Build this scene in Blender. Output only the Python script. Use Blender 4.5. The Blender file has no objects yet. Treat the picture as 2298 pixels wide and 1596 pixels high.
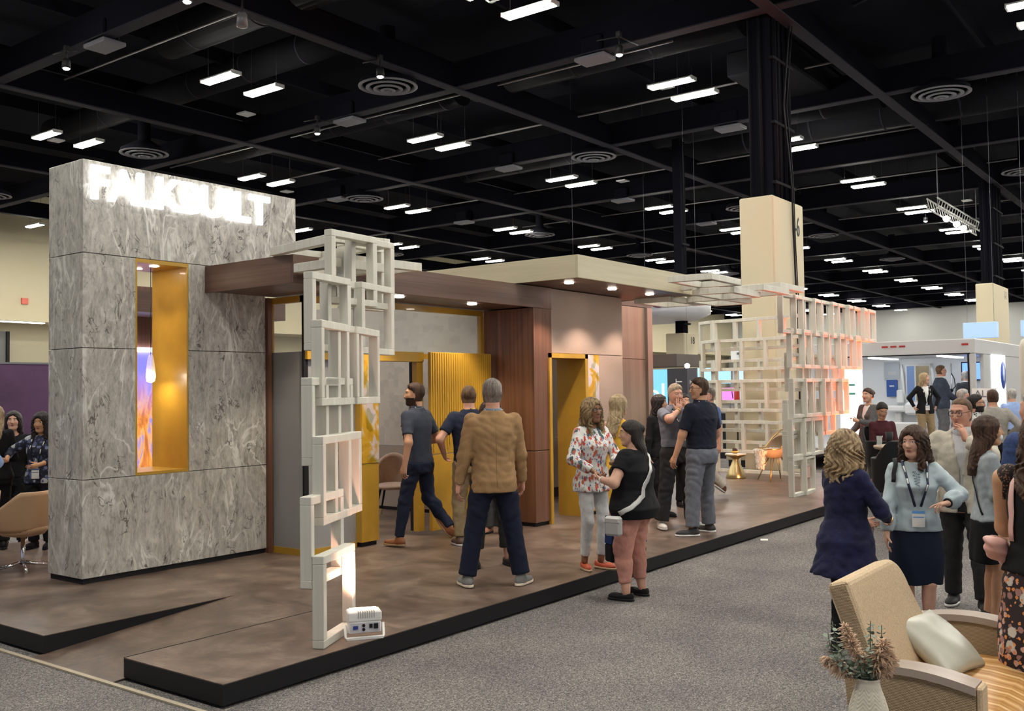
import bpy, bmesh, math, random
import numpy as np
from mathutils import Vector, Matrix
PI = math.pi
rnd = random.Random(7)
SC = bpy.context.scene
COL = SC.collection

# ---------------------------------------------------------------- camera, world, exposure
cam_d = bpy.data.cameras.new('camera')
cam = bpy.data.objects.new('camera', cam_d); COL.objects.link(cam)
yaw, pit, rol = 0.64447187, 0.03613664, -0.01395022
F_PX = 2189.5
fw = Vector((math.cos(yaw)*math.cos(pit), math.sin(yaw)*math.cos(pit), math.sin(pit)))
rt0 = fw.cross(Vector((0, 0, 1))).normalized(); up0 = rt0.cross(fw)
rt = rt0*math.cos(rol) + up0*math.sin(rol); up = up0*math.cos(rol) - rt0*math.sin(rol)
cam.matrix_world = Matrix(((rt.x, up.x, -fw.x, 0), (rt.y, up.y, -fw.y, 0), (rt.z, up.z, -fw.z, 1.9), (0, 0, 0, 1)))
cam_d.sensor_fit = 'HORIZONTAL'; cam_d.sensor_width = 36.0; cam_d.lens = F_PX/2298*36.0
cam_d.clip_start = .05; cam_d.clip_end = 400
SC.camera = cam
W = bpy.data.worlds.new('world'); SC.world = W; W.use_nodes = True
W.node_tree.nodes['Background'].inputs[0].default_value = (.80, .84, 1, 1)
W.node_tree.nodes['Background'].inputs[1].default_value = .22
vs = SC.view_settings
vs.view_transform = 'Standard'; vs.look = 'None'; vs.gamma = 1; vs.exposure = 0.75; vs.use_curve_mapping = False
LIGHT_E = 105.0          # strength of the hall's linear fixtures

# ---------------------------------------------------------------- tags and objects
def tag(o, label=None, cat=None, group=None, kind=None):
    if label: o['label'] = label
    if cat: o['category'] = cat
    if group: o['group'] = group
    if kind: o['kind'] = kind
    return o
def thing(name, label, cat, loc=(0, 0, 0), rz=0, group=None):
    o = bpy.data.objects.new(name, None); COL.objects.link(o)
    o.empty_display_size = .2
    o.location = loc; o.rotation_euler = (0, 0, rz)
    return tag(o, label, cat, group)
def wloc(o):
    v = Vector((0, 0, 0))
    while o: v = v + Vector(o.location); o = o.parent
    return v
def link(name, me, mat, parent=None, local=False):
    me.name = name
    o = bpy.data.objects.new(name, me); COL.objects.link(o)
    if mat is not None:
        ms = mat if isinstance(mat, (list, tuple)) else [mat]
        if len(me.materials): me.materials.clear()
        for m in ms: me.materials.append(m)
    if parent is not None:
        o.parent = parent
        if not local: o.location = -wloc(parent)
    return o
def copy_tree(o, parent=None):
    c = o.copy(); COL.objects.link(c)
    if parent is not None: c.parent = parent
    for ch in list(o.children): copy_tree(ch, c)
    return c

class MB:
    """collects shapes into one mesh"""
    def __init__(s): s.bm = bmesh.new()
    def box(s, x0, x1, y0, y1, z0, z1, bev=0, mi=0):
        vs_ = [s.bm.verts.new((x, y, z)) for x in (x0, x1) for y in (y0, y1) for z in (z0, z1)]
        fs = []
        for q in ((0, 1, 3, 2), (4, 6, 7, 5), (0, 4, 5, 1), (2, 3, 7, 6), (0, 2, 6, 4), (1, 5, 7, 3)):
            f = s.bm.faces.new([vs_[i] for i in q]); f.material_index = mi; fs.append(f)
        if bev:
            es = list({e for f in fs for e in f.edges})
            bmesh.ops.bevel(s.bm, geom=es, offset=bev, segments=1, affect='EDGES')
        return s
    def obox(s, c, sx, sy, sz, ang=0, M=None, bev=0, mi=0):
        """box centred at c, turned by ang about z (or by matrix M)"""
        n0 = len(s.bm.verts); s.bm.verts.ensure_lookup_table()
        old = set(s.bm.verts)
        s.box(-sx/2, sx/2, -sy/2, sy/2, -sz/2, sz/2, bev, mi)
        R = (M if M is not None else Matrix.Rotation(ang, 3, 'Z'))
        for v in s.bm.verts:
            if v not in old: v.co = R @ v.co + Vector(c)
        return s
    def poly(s, pts, z0, z1, mi=0):
        a = [s.bm.verts.new((p[0], p[1], z0)) for p in pts]; b = [s.bm.verts.new((p[0], p[1], z1)) for p in pts]
        n = len(pts)
        fs = [s.bm.faces.new(b), s.bm.faces.new(a[::-1])]
        for i in range(n): fs.append(s.bm.faces.new((a[i], a[(i+1) % n], b[(i+1) % n], b[i])))
        for f in fs: f.material_index = mi
        return s
    def face(s, pts, mi=0):
        f = s.bm.faces.new([s.bm.verts.new(p) for p in pts]); f.material_index = mi; return s
    def prism(s, pts, off, mi=0):
        """extrude a 3D polygon by vector off"""
        off = Vector(off)
        a = [s.bm.verts.new(p) for p in pts]; b = [s.bm.verts.new(Vector(p)+off) for p in pts]
        n = len(pts)
        for f in [s.bm.faces.new(b), s.bm.faces.new(a[::-1])]+[s.bm.faces.new((a[i], a[(i+1) % n], b[(i+1) % n], b[i])) for i in range(n)]:
            f.material_index = mi
        return s
    def lathe(s, prof, c=(0, 0, 0), seg=28, mi=0, sm=True, M=None, sx=1, sy=1, cap=True):
        rings = []
        for r, z in prof:
            ring = []
            for k in range(seg):
                a = 2*PI*k/seg; v = Vector((r*math.cos(a)*sx, r*math.sin(a)*sy, z))
                if M is not None: v = M @ v
                ring.append(s.bm.verts.new(v+Vector(c)))
            rings.append(ring)
        for i in range(len(rings)-1):
            for k in range(seg):
                f = s.bm.faces.new((rings[i][k], rings[i][(k+1) % seg], rings[i+1][(k+1) % seg], rings[i+1][k]))
                f.smooth = sm; f.material_index = mi
        for ring, rev in (((rings[0], True), (rings[-1], False)) if cap else ()):
            f = s.bm.faces.new(ring[::-1] if rev else ring); f.material_index = mi
        return s
    def tube(s, pts, r, seg=8, mi=0, closed=False, flat=None, nn=None):
        """round tube through pts; r may be a list; flat=(w,h) gives an elliptical strip with h along z-ish"""
        P = [Vector(p) for p in pts]; n = len(P); rings = []
        up_ = Vector((0, 0, 1)); prev = None
        for i, p in enumerate(P):
            if closed: t = (P[(i+1) % n]-P[i-1])
            else: t = P[min(i+1, n-1)]-P[max(i-1, 0)]
            t.normalize()
            if prev is None:
                a = up_ if abs(t.z) < .9 else Vector((1, 0, 0)); u = t.cross(a).normalized()
            else:
                u = (prev-t*prev.dot(t)).normalized()
            if nn is not None:
                q = Vector(nn[i]); q = q-t*q.dot(t)
                if q.length > .2: u = q.normalized()
            prev = u; w = t.cross(u)
            ri = r[i] if isinstance(r, (list, tuple)) else r
            ru, rw = (ri, ri) if flat is None else flat
            rings.append([s.bm.verts.new(p+u*(ru*math.cos(2*PI*k/seg))+w*(rw*math.sin(2*PI*k/seg))) for k in range(seg)])
        rng = range(n) if closed else range(n-1)
        for i in rng:
            A, B = rings[i], rings[(i+1) % n]
            for k in range(seg):
                f = s.bm.faces.new((A[k], A[(k+1) % seg], B[(k+1) % seg], B[k])); f.smooth = True; f.material_index = mi
        if not closed:
            for R_ in (rings[0][::-1], rings[-1]):
                f = s.bm.faces.new(R_); f.material_index = mi
        return s
    def sphere(s, c, r, seg=14, mi=0, sx=1, sy=1, sz=1):
        n = seg//2; prof = [(max(1e-4, r*math.sin(PI*i/n)), -r*math.cos(PI*i/n)*sz) for i in range(n+1)]
        return s.lathe(prof, c, seg, mi, True, None, sx, sy)
    def build(s, name, mat, parent=None, local=False):
        bmesh.ops.recalc_face_normals(s.bm, faces=s.bm.faces[:])
        me = bpy.data.meshes.new(name); s.bm.to_mesh(me); s.bm.free()
        return link(name, me, mat, parent, local)

# ---------------------------------------------------------------- materials
MATS = {}
def nodes(name):
    m = bpy.data.materials.new(name); m.use_nodes = True; nt = m.node_tree
    return m, nt, nt.nodes['Principled BSDF']
def L(nt, a, b): nt.links.new(a, b)
def N(nt, t, **kw):
    n = nt.nodes.new(t)
    for k, v in kw.items():
        if k in n.inputs.keys() if isinstance(k, str) else False: n.inputs[k].default_value = v
        else: setattr(n, k, v)
    return n
def coords(nt, scale=(1, 1, 1), rot=(0, 0, 0), src='Object'):
    tc = nt.nodes.new('ShaderNodeTexCoord'); mp = nt.nodes.new('ShaderNodeMapping')
    mp.inputs['Scale'].default_value = scale; mp.inputs['Rotation'].default_value = rot
    L(nt, tc.outputs[src], mp.inputs['Vector']); return mp.outputs['Vector']
def noise(nt, vec, scale, detail=3, rough=.5, dist=0):
    n = nt.nodes.new('ShaderNodeTexNoise'); n.inputs['Scale'].default_value = scale
    n.inputs['Detail'].default_value = detail; n.inputs['Roughness'].default_value = rough
    n.inputs['Distortion'].default_value = dist
    L(nt, vec, n.inputs['Vector']); return n.outputs['Fac']
def ramp(nt, fac, stops, interp='LINEAR'):
    r = nt.nodes.new('ShaderNodeValToRGB'); r.color_ramp.interpolation = interp
    el = r.color_ramp.elements
    while len(el) < len(stops): el.new(.5)
    for e, (p, c) in zip(el, stops): e.position = p; e.color = (*c, 1) if len(c) == 3 else c
    L(nt, fac, r.inputs['Fac']); return r.outputs['Color']
def mix(nt, fac, a, b, mode='MIX'):
    m = nt.nodes.new('ShaderNodeMix'); m.data_type = 'RGBA'; m.blend_type = mode
    for sck, v in ((m.inputs[0], fac), (m.inputs[6], a), (m.inputs[7], b)):
        if isinstance(v, (int, float)): sck.default_value = v
        elif isinstance(v, tuple): sck.default_value = (*v, 1) if len(v) == 3 else v
        else: L(nt, v, sck)
    return m.outputs[2]
def bump(nt, bs, h, strength=.3, dist=.01):
    b = nt.nodes.new('ShaderNodeBump'); b.inputs['Strength'].default_value = strength; b.inputs['Distance'].default_value = dist
    L(nt, h, b.inputs['Height']); L(nt, b.outputs['Normal'], bs.inputs['Normal'])
def mat(name, col, rough=.6, metal=0, spec=.5, nz=None, bmp=None, coat=0, sheen=0):
    """plain surface; nz=(scale, amount) mottles the colour; bmp=(scale, strength, dist)"""
    if name in MATS: return MATS[name]
    m, nt, bs = nodes(name)
    bs.inputs['Base Color'].default_value = (*col, 1); bs.inputs['Roughness'].default_value = rough
    bs.inputs['Metallic'].default_value = metal; bs.inputs['Specular IOR Level'].default_value = spec
    bs.inputs['Coat Weight'].default_value = coat; bs.inputs['Sheen Weight'].default_value = sheen
    v = coords(nt) if (nz or bmp) else None
    if nz:
        f = noise(nt, v, nz[0], 4, .6); k = nz[1]
        c = ramp(nt, f, [(.3, tuple(max(0, x*(1-k)) for x in col)), (.7, tuple(min(1, x*(1+k)) for x in col))])
        L(nt, c, bs.inputs['Base Color'])
    if bmp: bump(nt, bs, noise(nt, v, bmp[0], 4, .6), bmp[1], bmp[2])
    m.diffuse_color = (*col, 1); MATS[name] = m; return m
def emis(name, col, st, base=(.9, .9, .9)):
    if name in MATS: return MATS[name]
    m, nt, bs = nodes(name)
    bs.inputs['Base Color'].default_value = (*base, 1)
    bs.inputs['Emission Color'].default_value = (*col, 1); bs.inputs['Emission Strength'].default_value = st
    MATS[name] = m; return m
def wood(name, c1, c2, axis='Z', scale=1, rough=.45, coat=0, fine=28):
    """straight grain running along axis"""
    if name in MATS: return MATS[name]
    m, nt, bs = nodes(name)
    st = {'X': (.6, fine, fine), 'Y': (fine, .6, fine), 'Z': (fine, fine, .6)}[axis]
    v = coords(nt, tuple(q*scale for q in st))
    st2 = tuple(q*.28 for q in st); v2 = coords(nt, st2)
    f = noise(nt, v, 1, 4, .65, .3); g = noise(nt, v2, 1, 3, .5, .6)
    a = N(nt, 'ShaderNodeMath', operation='ADD'); L(nt, f, a.inputs[0]); L(nt, g, a.inputs[1])
    h = N(nt, 'ShaderNodeMath', operation='MULTIPLY'); L(nt, a.outputs[0], h.inputs[0]); h.inputs[1].default_value = .5
    L(nt, ramp(nt, h.outputs[0], [(.34, c1), (.64, c2)]), bs.inputs['Base Color'])
    bs.inputs['Roughness'].default_value = rough; bs.inputs['Coat Weight'].default_value = coat
    bump(nt, bs, f, .12, .004)
    MATS[name] = m; return m
def glassy(name, col, alpha, rough=.05):
    """thin pane: partly see-through, partly reflective"""
    if name in MATS: return MATS[name]
    m, nt, bs = nodes(name)
    bs.inputs['Base Color'].default_value = (*col, 1); bs.inputs['Roughness'].default_value = rough
    bs.inputs['Alpha'].default_value = alpha; bs.inputs['Specular IOR Level'].default_value = .9
    MATS[name] = m; return m

def m_carpet():
    m, nt, bs = nodes('speckled_carpet')
    v = coords(nt)
    f = noise(nt, v, 95, 3, .75, .4); g = noise(nt, v, 1.6, 4, .6); k = noise(nt, v, 34, 3, .7, .5)
    a = ramp(nt, f, [(.34, (.05, .048, .05)), (.5, (.20, .19, .185)), (.66, (.44, .42, .40))])
    b = ramp(nt, k, [(.35, (.60, .60, .62)), (.65, (1.25, 1.22, 1.2))])
    c = mix(nt, 1.0, a, b, 'MULTIPLY')
    d = ramp(nt, g, [(.3, (.82, .80, .83)), (.7, (1.12, 1.12, 1.08))])
    L(nt, mix(nt, 1.0, c, d, 'MULTIPLY'), bs.inputs['Base Color'])
    bs.inputs['Roughness'].default_value = .95; bs.inputs['Specular IOR Level'].default_value = .1
    bump(nt, bs, f, .6, .01); return m
def m_deck():
    m, nt, bs = nodes('brown_mottled_vinyl')
    v = coords(nt, (1, 1, 1)); v2 = coords(nt, (5, 1.6, 1), (0, 0, .5))
    f = noise(nt, v, 2.2, 8, .68, .6); g = noise(nt, v2, 3.4, 8, .78, .9)
    a = ramp(nt, f, [(.28, (.050, .035, .029)), (.5, (.128, .088, .068)), (.72, (.235, .178, .142))])
    b = ramp(nt, g, [(.34, (.50, .49, .49)), (.66, (1.5, 1.46, 1.44))])
    L(nt, mix(nt, 1.0, a, b, 'MULTIPLY'), bs.inputs['Base Color'])
    L(nt, ramp(nt, g, [(.3, (.30, .30, .30)), (.7, (.48, .48, .48))]), bs.inputs['Roughness'])
    bump(nt, bs, g, .10, .006); return m
def m_marble():
    m, nt, bs = nodes('grey_veined_marble')
    v = coords(nt, (1.35, 1.35, .5), (0, .52, 0))
    big = noise(nt, v, 2.4, 6, .62, 1.2); mid = noise(nt, v, 6, 7, .68, 1.6); fine = noise(nt, v, 26, 5, .7, .6)
    base = ramp(nt, big, [(.25, (.30, .285, .25)), (.5, (.42, .40, .355)), (.75, (.53, .51, .46))])
    base = mix(nt, .72, base, ramp(nt, mid, [(.36, (.13, .115, .095)), (.47, (.36, .34, .30)), (.55, (.44, .42, .37)), (.68, (.68, .67, .61))]))
    base = mix(nt, .35, base, ramp(nt, fine, [(.32, (.16, .14, .12)), (.6, (.62, .60, .56))]))
    # thin pale veins and short dark veins: ridges of stretched noise
    def ridge(vec, sc, w, dist):
        n = noise(nt, vec, sc, 4, .55, dist)
        s = N(nt, 'ShaderNodeMath', operation='SUBTRACT'); L(nt, n, s.inputs[0]); s.inputs[1].default_value = .5
        a = N(nt, 'ShaderNodeMath', operation='ABSOLUTE'); L(nt, s.outputs[0], a.inputs[0])
        return ramp(nt, a.outputs[0], [(0, (1, 1, 1)), (w, (0, 0, 0))])
    v3 = coords(nt, (1.5, 1.5, .55), (0, .62, 0)); v4 = coords(nt, (1.3, 1.3, .8), (0, -.5, 0))
    pale = mix(nt, 1.0, ridge(v3, 2.1, .028, 1.0), ramp(nt, noise(nt, v, 2.2, 2), [(.40, (0, 0, 0)), (.56, (1, 1, 1))]), 'MULTIPLY')
    dark = mix(nt, 1.0, ridge(v4, 3.2, .02, 1.6), ramp(nt, noise(nt, v3, 5.5, 3), [(.5, (0, 0, 0)), (.6, (1, 1, 1))]), 'MULTIPLY')
    c = mix(nt, pale, base, (.70, .69, .64)); c = mix(nt, dark, c, (.07, .055, .05))
    L(nt, c, bs.inputs['Base Color']); bs.inputs['Roughness'].default_value = .34
    return m
def m_herring(name, c1, c2, sc=90):
    m, nt, bs = nodes(name)
    tc = nt.nodes.new('ShaderNodeTexCoord'); sx = nt.nodes.new('ShaderNodeSeparateXYZ'); L(nt, tc.outputs['Object'], sx.inputs[0])
    def mth(op, a, b=None):
        n = nt.nodes.new('ShaderNodeMath'); n.operation = op
        for i, q in enumerate((a, b)):
            if q is None: continue
            if isinstance(q, (int, float)): n.inputs[i].default_value = q
            else: L(nt, q, n.inputs[i])
        return n.outputs[0]
    hor = mth('ADD', sx.outputs['X'], sx.outputs['Y'])
    zig = mth('PINGPONG', mth('MULTIPLY', hor, sc*.5), .5)
    s = mth('SINE', mth('MULTIPLY', mth('ADD', mth('MULTIPLY', sx.outputs['Z'], sc), mth('MULTIPLY', zig, 1.2)), 4.4))
    h = mth('ADD', mth('MULTIPLY', s, .5), .5)
    L(nt, ramp(nt, h, [(.35, c1), (.62, c2)]), bs.inputs['Base Color'])
    bs.inputs['Roughness'].default_value = .85; bump(nt, bs, h, .5, .003)
    return m
def m_stripe(name, c1, c2, axis, sc, w=.25, wob=0):
    m, nt, bs = nodes(name)
    v = coords(nt)
    wv = nt.nodes.new('ShaderNodeTexWave'); wv.bands_direction = axis; wv.inputs['Scale'].default_value = sc
    wv.inputs['Distortion'].default_value = wob; wv.inputs['Detail'].default_value = 2; wv.inputs['Detail Scale'].default_value = .6
    L(nt, v, wv.inputs['Vector'])
    L(nt, ramp(nt, wv.outputs['Fac'], [(1-w-.15, c1), (1-w, c2)]), bs.inputs['Base Color'])
    bs.inputs['Roughness'].default_value = .8; return m
def m_floral(name, ground, cols, sc=26, dens=.42, st=(1, 1, 1), wob=.012):
    """scattered blossoms on a ground colour"""
    m, nt, bs = nodes(name)
    v = coords(nt, st)
    c = ground
    for i, cc in enumerate(cols):
        vo = nt.nodes.new('ShaderNodeTexVoronoi'); vo.inputs['Scale'].default_value = sc*(1, .55, 1.6, .8)[i % 4]
        vo.inputs['Randomness'].default_value = 1
        mp = nt.nodes.new('ShaderNodeMapping'); mp.inputs['Location'].default_value = (i*3.1, i*1.7, i*2.3)
        n = nt.nodes.new('ShaderNodeTexNoise'); n.inputs['Scale'].default_value = sc*3
        ad = nt.nodes.new('ShaderNodeMix'); ad.data_type = 'RGBA'; ad.inputs[0].default_value = wob
        L(nt, v, ad.inputs[6]); L(nt, v, n.inputs['Vector']); L(nt, n.outputs['Color'], ad.inputs[7])
        L(nt, ad.outputs[2], mp.inputs['Vector']); L(nt, mp.outputs[0], vo.inputs['Vector'])
        f = ramp(nt, vo.outputs['Distance'], [(dens*.75, (1, 1, 1)), (dens*.85, (0, 0, 0))])
        gate = nt.nodes.new('ShaderNodeSeparateColor'); L(nt, vo.outputs['Color'], gate.inputs[0])
        g = ramp(nt, gate.outputs[0], [(.42, (0, 0, 0)), (.44, (1, 1, 1))])
        f = mix(nt, 1.0, f, g, 'MULTIPLY')
        c = mix(nt, f, c, cc)
    L(nt, c, bs.inputs['Base Color']); bs.inputs['Roughness'].default_value = .8
    return m

M_CARPET = m_carpet(); M_DECK = m_deck(); M_MARBLE = m_marble()
M_BLACK = mat('matte_black', (.009, .009, .011), .6, spec=.3)
M_BLK2 = mat('black_laminate', (.009, .009, .011), .5, spec=.25)
M_CEIL = mat('black_deck_paint', (.0052, .0054, .0092), .95, spec=.08)
M_BEAM = mat('dark_beam_paint', (.024, .0235, .032), .85, spec=.15)
M_DUCT = mat('dark_duct_paint', (.0085, .0085, .0115), .85, spec=.12)
M_DIFF = mat('diffuser_grey', (.16, .16, .19), .6)
M_TUBE = emis('fixture_light', (1, .965, .865), LIGHT_E)
M_FIX = mat('fixture_housing', (.55, .55, .53), .5)
M_GOLD = mat('gold_laminate', (.47, .265, .028), .38, nz=(6, .07), coat=.15)
M_WALN_H = wood('walnut_horizontal', (.075, .038, .027), (.155, .085, .062), 'X', rough=.42)
M_WALN_HY = wood('walnut_horizontal_return', (.075, .038, .027), (.155, .085, .062), 'Y', rough=.42)
M_WALN_V = wood('walnut_vertical', (.085, .034, .020), (.21, .095, .055), 'Z', rough=.4)
M_ASH = wood('pale_ash', (.42, .37, .25), (.55, .49, .345), 'X', rough=.5, fine=14)
M_ASHY = wood('pale_ash_return', (.42, .37, .25), (.55, .49, .345), 'Y', rough=.5, fine=14)
M_TAUPE = mat('taupe_wall_panel', (.37, .275, .225), .5, nz=(40, .05))
M_OAKV = wood('beige_oak_vertical', (.36, .25, .19), (.45, .33, .25), 'Z', rough=.5, fine=14)
M_WHITEWOOD = wood('whitewashed_wood', (.55, .535, .465), (.68, .665, .59), 'Z', rough=.55, fine=22)
M_TANWALL = mat('beige_hall_wall', (.52, .47, .33), .8)
M_GREYWALL = mat('grey_hall_wall', (.42, .43, .42), .8)
M_COLTAN = mat('beige_column_paint', (.60, .53, .37), .75)
M_WHITE = mat('white_plastic', (.78, .78, .76), .4)
M_CHROME = mat('polished_chrome', (.7, .7, .72), .12, 1)
M_GLASS = glassy('clear_glass', (.75, .82, .80), .16)
M_FROST = glassy('smoked_film_glass', (.34, .335, .34), .86, .2)
M_WARMLAMP = emis('warm_lamp', (1, .88, .74), 30)
def area(name, loc, rot, e, size, col=(1, 1, 1), parent=None, size_y=None, spread=None):
    d = bpy.data.lights.new(name, 'AREA'); d.energy = e; d.color = col; d.size = size
    if size_y: d.shape = 'RECTANGLE'; d.size_y = size_y
    if spread: d.spread = spread
    o = bpy.data.objects.new(name, d); COL.objects.link(o); o.rotation_euler = rot
    if parent is not None: o.parent = parent; o.location = Vector(loc)-wloc(parent)
    else: o.location = loc
    return o
def spot(name, loc, target, e, ang=70, col=(1, .9, .78), parent=None, r=.03, blend=.5):
    d = bpy.data.lights.new(name, 'SPOT'); d.energy = e; d.color = col; d.spot_size = math.radians(ang); d.spot_blend = blend; d.shadow_soft_size = r
    o = bpy.data.objects.new(name, d); COL.objects.link(o)
    q = (Vector(target)-Vector(loc)).to_track_quat('-Z', 'Y'); o.rotation_euler = q.to_euler()
    if parent is not None: o.parent = parent; o.location = Vector(loc)-wloc(parent)
    else: o.location = loc
    return o
# ================================================================= the hall
tag(MB().box(-25, 112, -30, 52, -.2, 0).build('floor', M_CARPET), kind='structure')
tag(MB().box(-25, 112, -30, 52, 12.3, 12.5).build('ceiling', M_CEIL), kind='structure')
BX = [-3.9+7.85*i for i in range(15)]; BY = [-18.4+8.72*i for i in range(8)]
n = 0
for x in BX:
    n += 1; b = MB().box(x-.16, x+.16, -30, 52, 9.9, 9.93).box(x-.03, x+.03, -30, 52, 9.93, 10.65, mi=1)
    tag(b.build('trim_%d' % n, [M_BEAM, M_CEIL]), kind='structure')
for y in BY:
    n += 1; b = MB().box(-25, 112, y-.14, y+.14, 9.86, 9.895).box(-25, 112, y-.03, y+.03, 9.895, 10.55, mi=1)
    tag(b.build('trim_%d' % n, [M_BEAM, M_CEIL]), kind='structure')
# secondary joists high in the dark
for i in range(30):
    y = -16.2+2.9*i*1.5
    if y > 50: break
    n += 1
    tag(MB().box(-25, 112, y-.05, y+.05, 11.3, 11.7).build('trim_%d' % n, M_CEIL), kind='structure')
# walls
b = MB().box(-25, 112, 48.5, 49, 5.7, 12.3).box(-25, 112, 49.5, 49.8, 0, 5.7).box(-25, 112, 47.2, 49.5, 5.60, 5.7)
tag(b.build('wall_back', M_TANWALL), kind='structure')
tag(MB().box(108, 109, -30, 49, 0, 12.3).build('wall_right', M_GREYWALL), kind='structure')
# grey folding partition below the soffit at the far left
tag(MB().box(14, 23.6, 49.2, 49.45, 0, 5.2).box(23.6, 23.75, 49.1, 49.45, 0, 5.2, mi=1).build('door_1', [mat('grey_partition', (.20, .20, .195), .8), M_BLACK]), kind='structure')
for i, x in enumerate((20.6, 22.3, 23.5, 25.2, 27.2)):
    t = MB().box(x, x+1.25, 47.6, 47.9, 5.56, 5.605).build('soffit_light', emis('soft_soffit_light', (1, .97, .9), 4))
    tag(t, 'flat white light panel under the beige wall soffit at far left', 'light', 'soffit lights on the back wall')
tag(MB().box(24.0, 24.32, 48.4, 48.5, 6.55, 6.85).build('exit_sign', mat('faded_red_sign', (.62, .14, .10), .5)), 'small pale red sign box high on the beige back wall', 'sign')

# linear fixtures: one made, the rest copied
def make_fixture():
    r = thing('linear_light_fixture', 'white linear ceiling light hung in a pair below the black roof', 'ceiling light', (0, 0, 9.7), 0, 'linear ceiling lights hung in pairs over the hall')
    MB().box(-.14, .14, -.62, .62, .012, .06, .01).box(-.145, .145, -.64, -.60, -.03, .06).box(-.145, .145, .60, .64, -.03, .06).build('housing', M_FIX, r, True)
    MB().box(-.125, .125, -.6, .6, -.035, .01, .012).build('diffuser', M_TUBE, r, True)
    MB().tube([(0, -.5, .06), (0, -.5, 2.62)], .006, 5).tube([(0, .5, .06), (0, .5, 2.62)], .006, 5).build('hanger', M_BLACK, r, True)
    return r
fix0 = make_fixture(); used = False
for i in range(-2, 13):
    for j, y in enumerate((-13.4, -5.2, 3.1, 11.5, 19.95, 28.3, 35.8, 43.7)):
        for k in (0, 1):
            x = 14.75+7.5*i+1.32*k
            if y > 31 and k == 0: pass
            if -1 < x < 106:
                o = fix0 if not used else copy_tree(fix0)
                used = True; o.location = (x, y, 9.7)
# round air diffusers
def make_diffuser():
    r = thing('round_air_diffuser', 'round grey ringed air diffuser in the black ceiling', 'air vent', (0, 0, 9.8), 0, 'round air diffusers in the ceiling')
    for q in range(4):
        ro = .76-.19*q; z0 = -.03-.035*q
        b = MB(); b.lathe([(ro, z0), (ro-.07, z0-.02), (ro-.115, z0+.05), (ro-.105, z0+.055), (ro-.065, z0-.01), (ro, z0+.012), (ro, z0)], (0, 0, 0), 36, cap=False); b.build('ring', M_DIFF, r, True)
    MB().lathe([(.06, -.15), (.05, -.10)], seg=20).build('centre_cone', M_DIFF, r, True)
    MB().lathe([(.74, .0), (.72, .10), (.45, .25), (.20, .4), (.20, 1.5)], seg=28, cap=False).build('duct_neck', M_CEIL, r, True)
    return r
d0 = make_diffuser(); used = False
for x, y, lb in ((17.9, 17.3, 'large round ringed air diffuser behind a lit spot lamp above the walnut canopy'), (27.75, 6.3, 'large round ringed air diffuser right of the wide column shaft'), (27.75, 17.3, 'round ringed air diffuser above the pale wood canopy, left of the column shaft'),
                 (17.9, 28.2, 'round ringed air diffuser just above the top left corner of the marble wall'), (27.75, 28.2, 'round ringed air diffuser right of the marble wall top'), (17.9, 38.6, 'round ringed air diffuser cut by the left edge beside the marble wall'),
                 (40.0, 6.3, 'round ringed air diffuser cut by the right edge above the distant column'), (40.0, 17.3, 'round ringed air diffuser half hidden by the left side of the wide beige column'), (40.0, 28.2, 'small round ringed air diffuser above the ridge of the pale canopy'),
                 (50.1, 17.3, 'round ringed air diffuser just right of the wide beige column top'), (50.1, 28.2, 'small round ringed air diffuser above the right half of the pale canopy'), (62.4, 17.3, 'small far ringed air diffuser right of the wide beige column, lower than the others'),
                 (40.0, 38.6, 'small far ringed air diffuser right above the frame tower'), (62.4, 28.2, 'tiny far ringed air diffuser left of the wide beige column')):
    o = d0 if not used else copy_tree(d0); used = True; o.location = (x, y, 9.75); o['label'] = lb
# big round ducts running across
dn = 0
DUCT_LB = ['dark round duct with foil bands running out at the top centre of the picture', 'dark round duct left of the wide column shaft, the thickest in view', 'dark round duct above the walnut canopy, behind the lit spot lamps', 'long dark round duct passing behind the wide column shaft', 'dark round duct in the top left corner of the picture', 'dark round duct crossing right of the wide column above the distant ceiling lights', 'thin dark round duct above the marble name wall', 'farthest dark round duct above the white truck', 'dark round duct in the top right corner of the picture']
for x, y0, y1, r_, z in ((14.3, 9, 21.5, .55, 10.95), (22.0, 9.4, 17.8, .62, 11.0), (22.4, 18.6, 30, .5, 11.0), (30.5, 8.6, 26, .6, 11.0), (8.2, 12, 32, .6, 11.0), (38, 8, 34, .55, 11), (17.4, 18.4, 33, .42, 11.15), (46, 2, 30, .55, 11), (33.2, -2, 15.3, .6, 11.0)):
    dn += 1
    M_ = Matrix.Rotation(PI/2, 3, 'X')
    t = thing('air_duct', '', 'air duct', (x, (y0+y1)/2, z), 0)
    h = (y1-y0)/2
    MB().lathe([(r_, -h), (r_, h)], seg=24, M=M_).build('duct_body', M_DUCT, t, True)
    k = -h+1.2
    while k < h-.2: MB().lathe([(r_+.012, k-.03), (r_+.012, k+.03)], seg=24, M=M_).build('joint_band', M_BEAM, t, True); k += 2.4
    t['label'] = DUCT_LB[dn-1]; t['group'] = 'round air ducts under the roof'
# flat rectangular duct panel near the middle column
t = MB().box(24.5, 29.0, 9.2, 11.0, 10.3, 11.0, .05).build('air_duct', M_DUCT)
tag(t, 'boxy flat-bottomed dark duct beside the dark column shaft', 'air duct')
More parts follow.
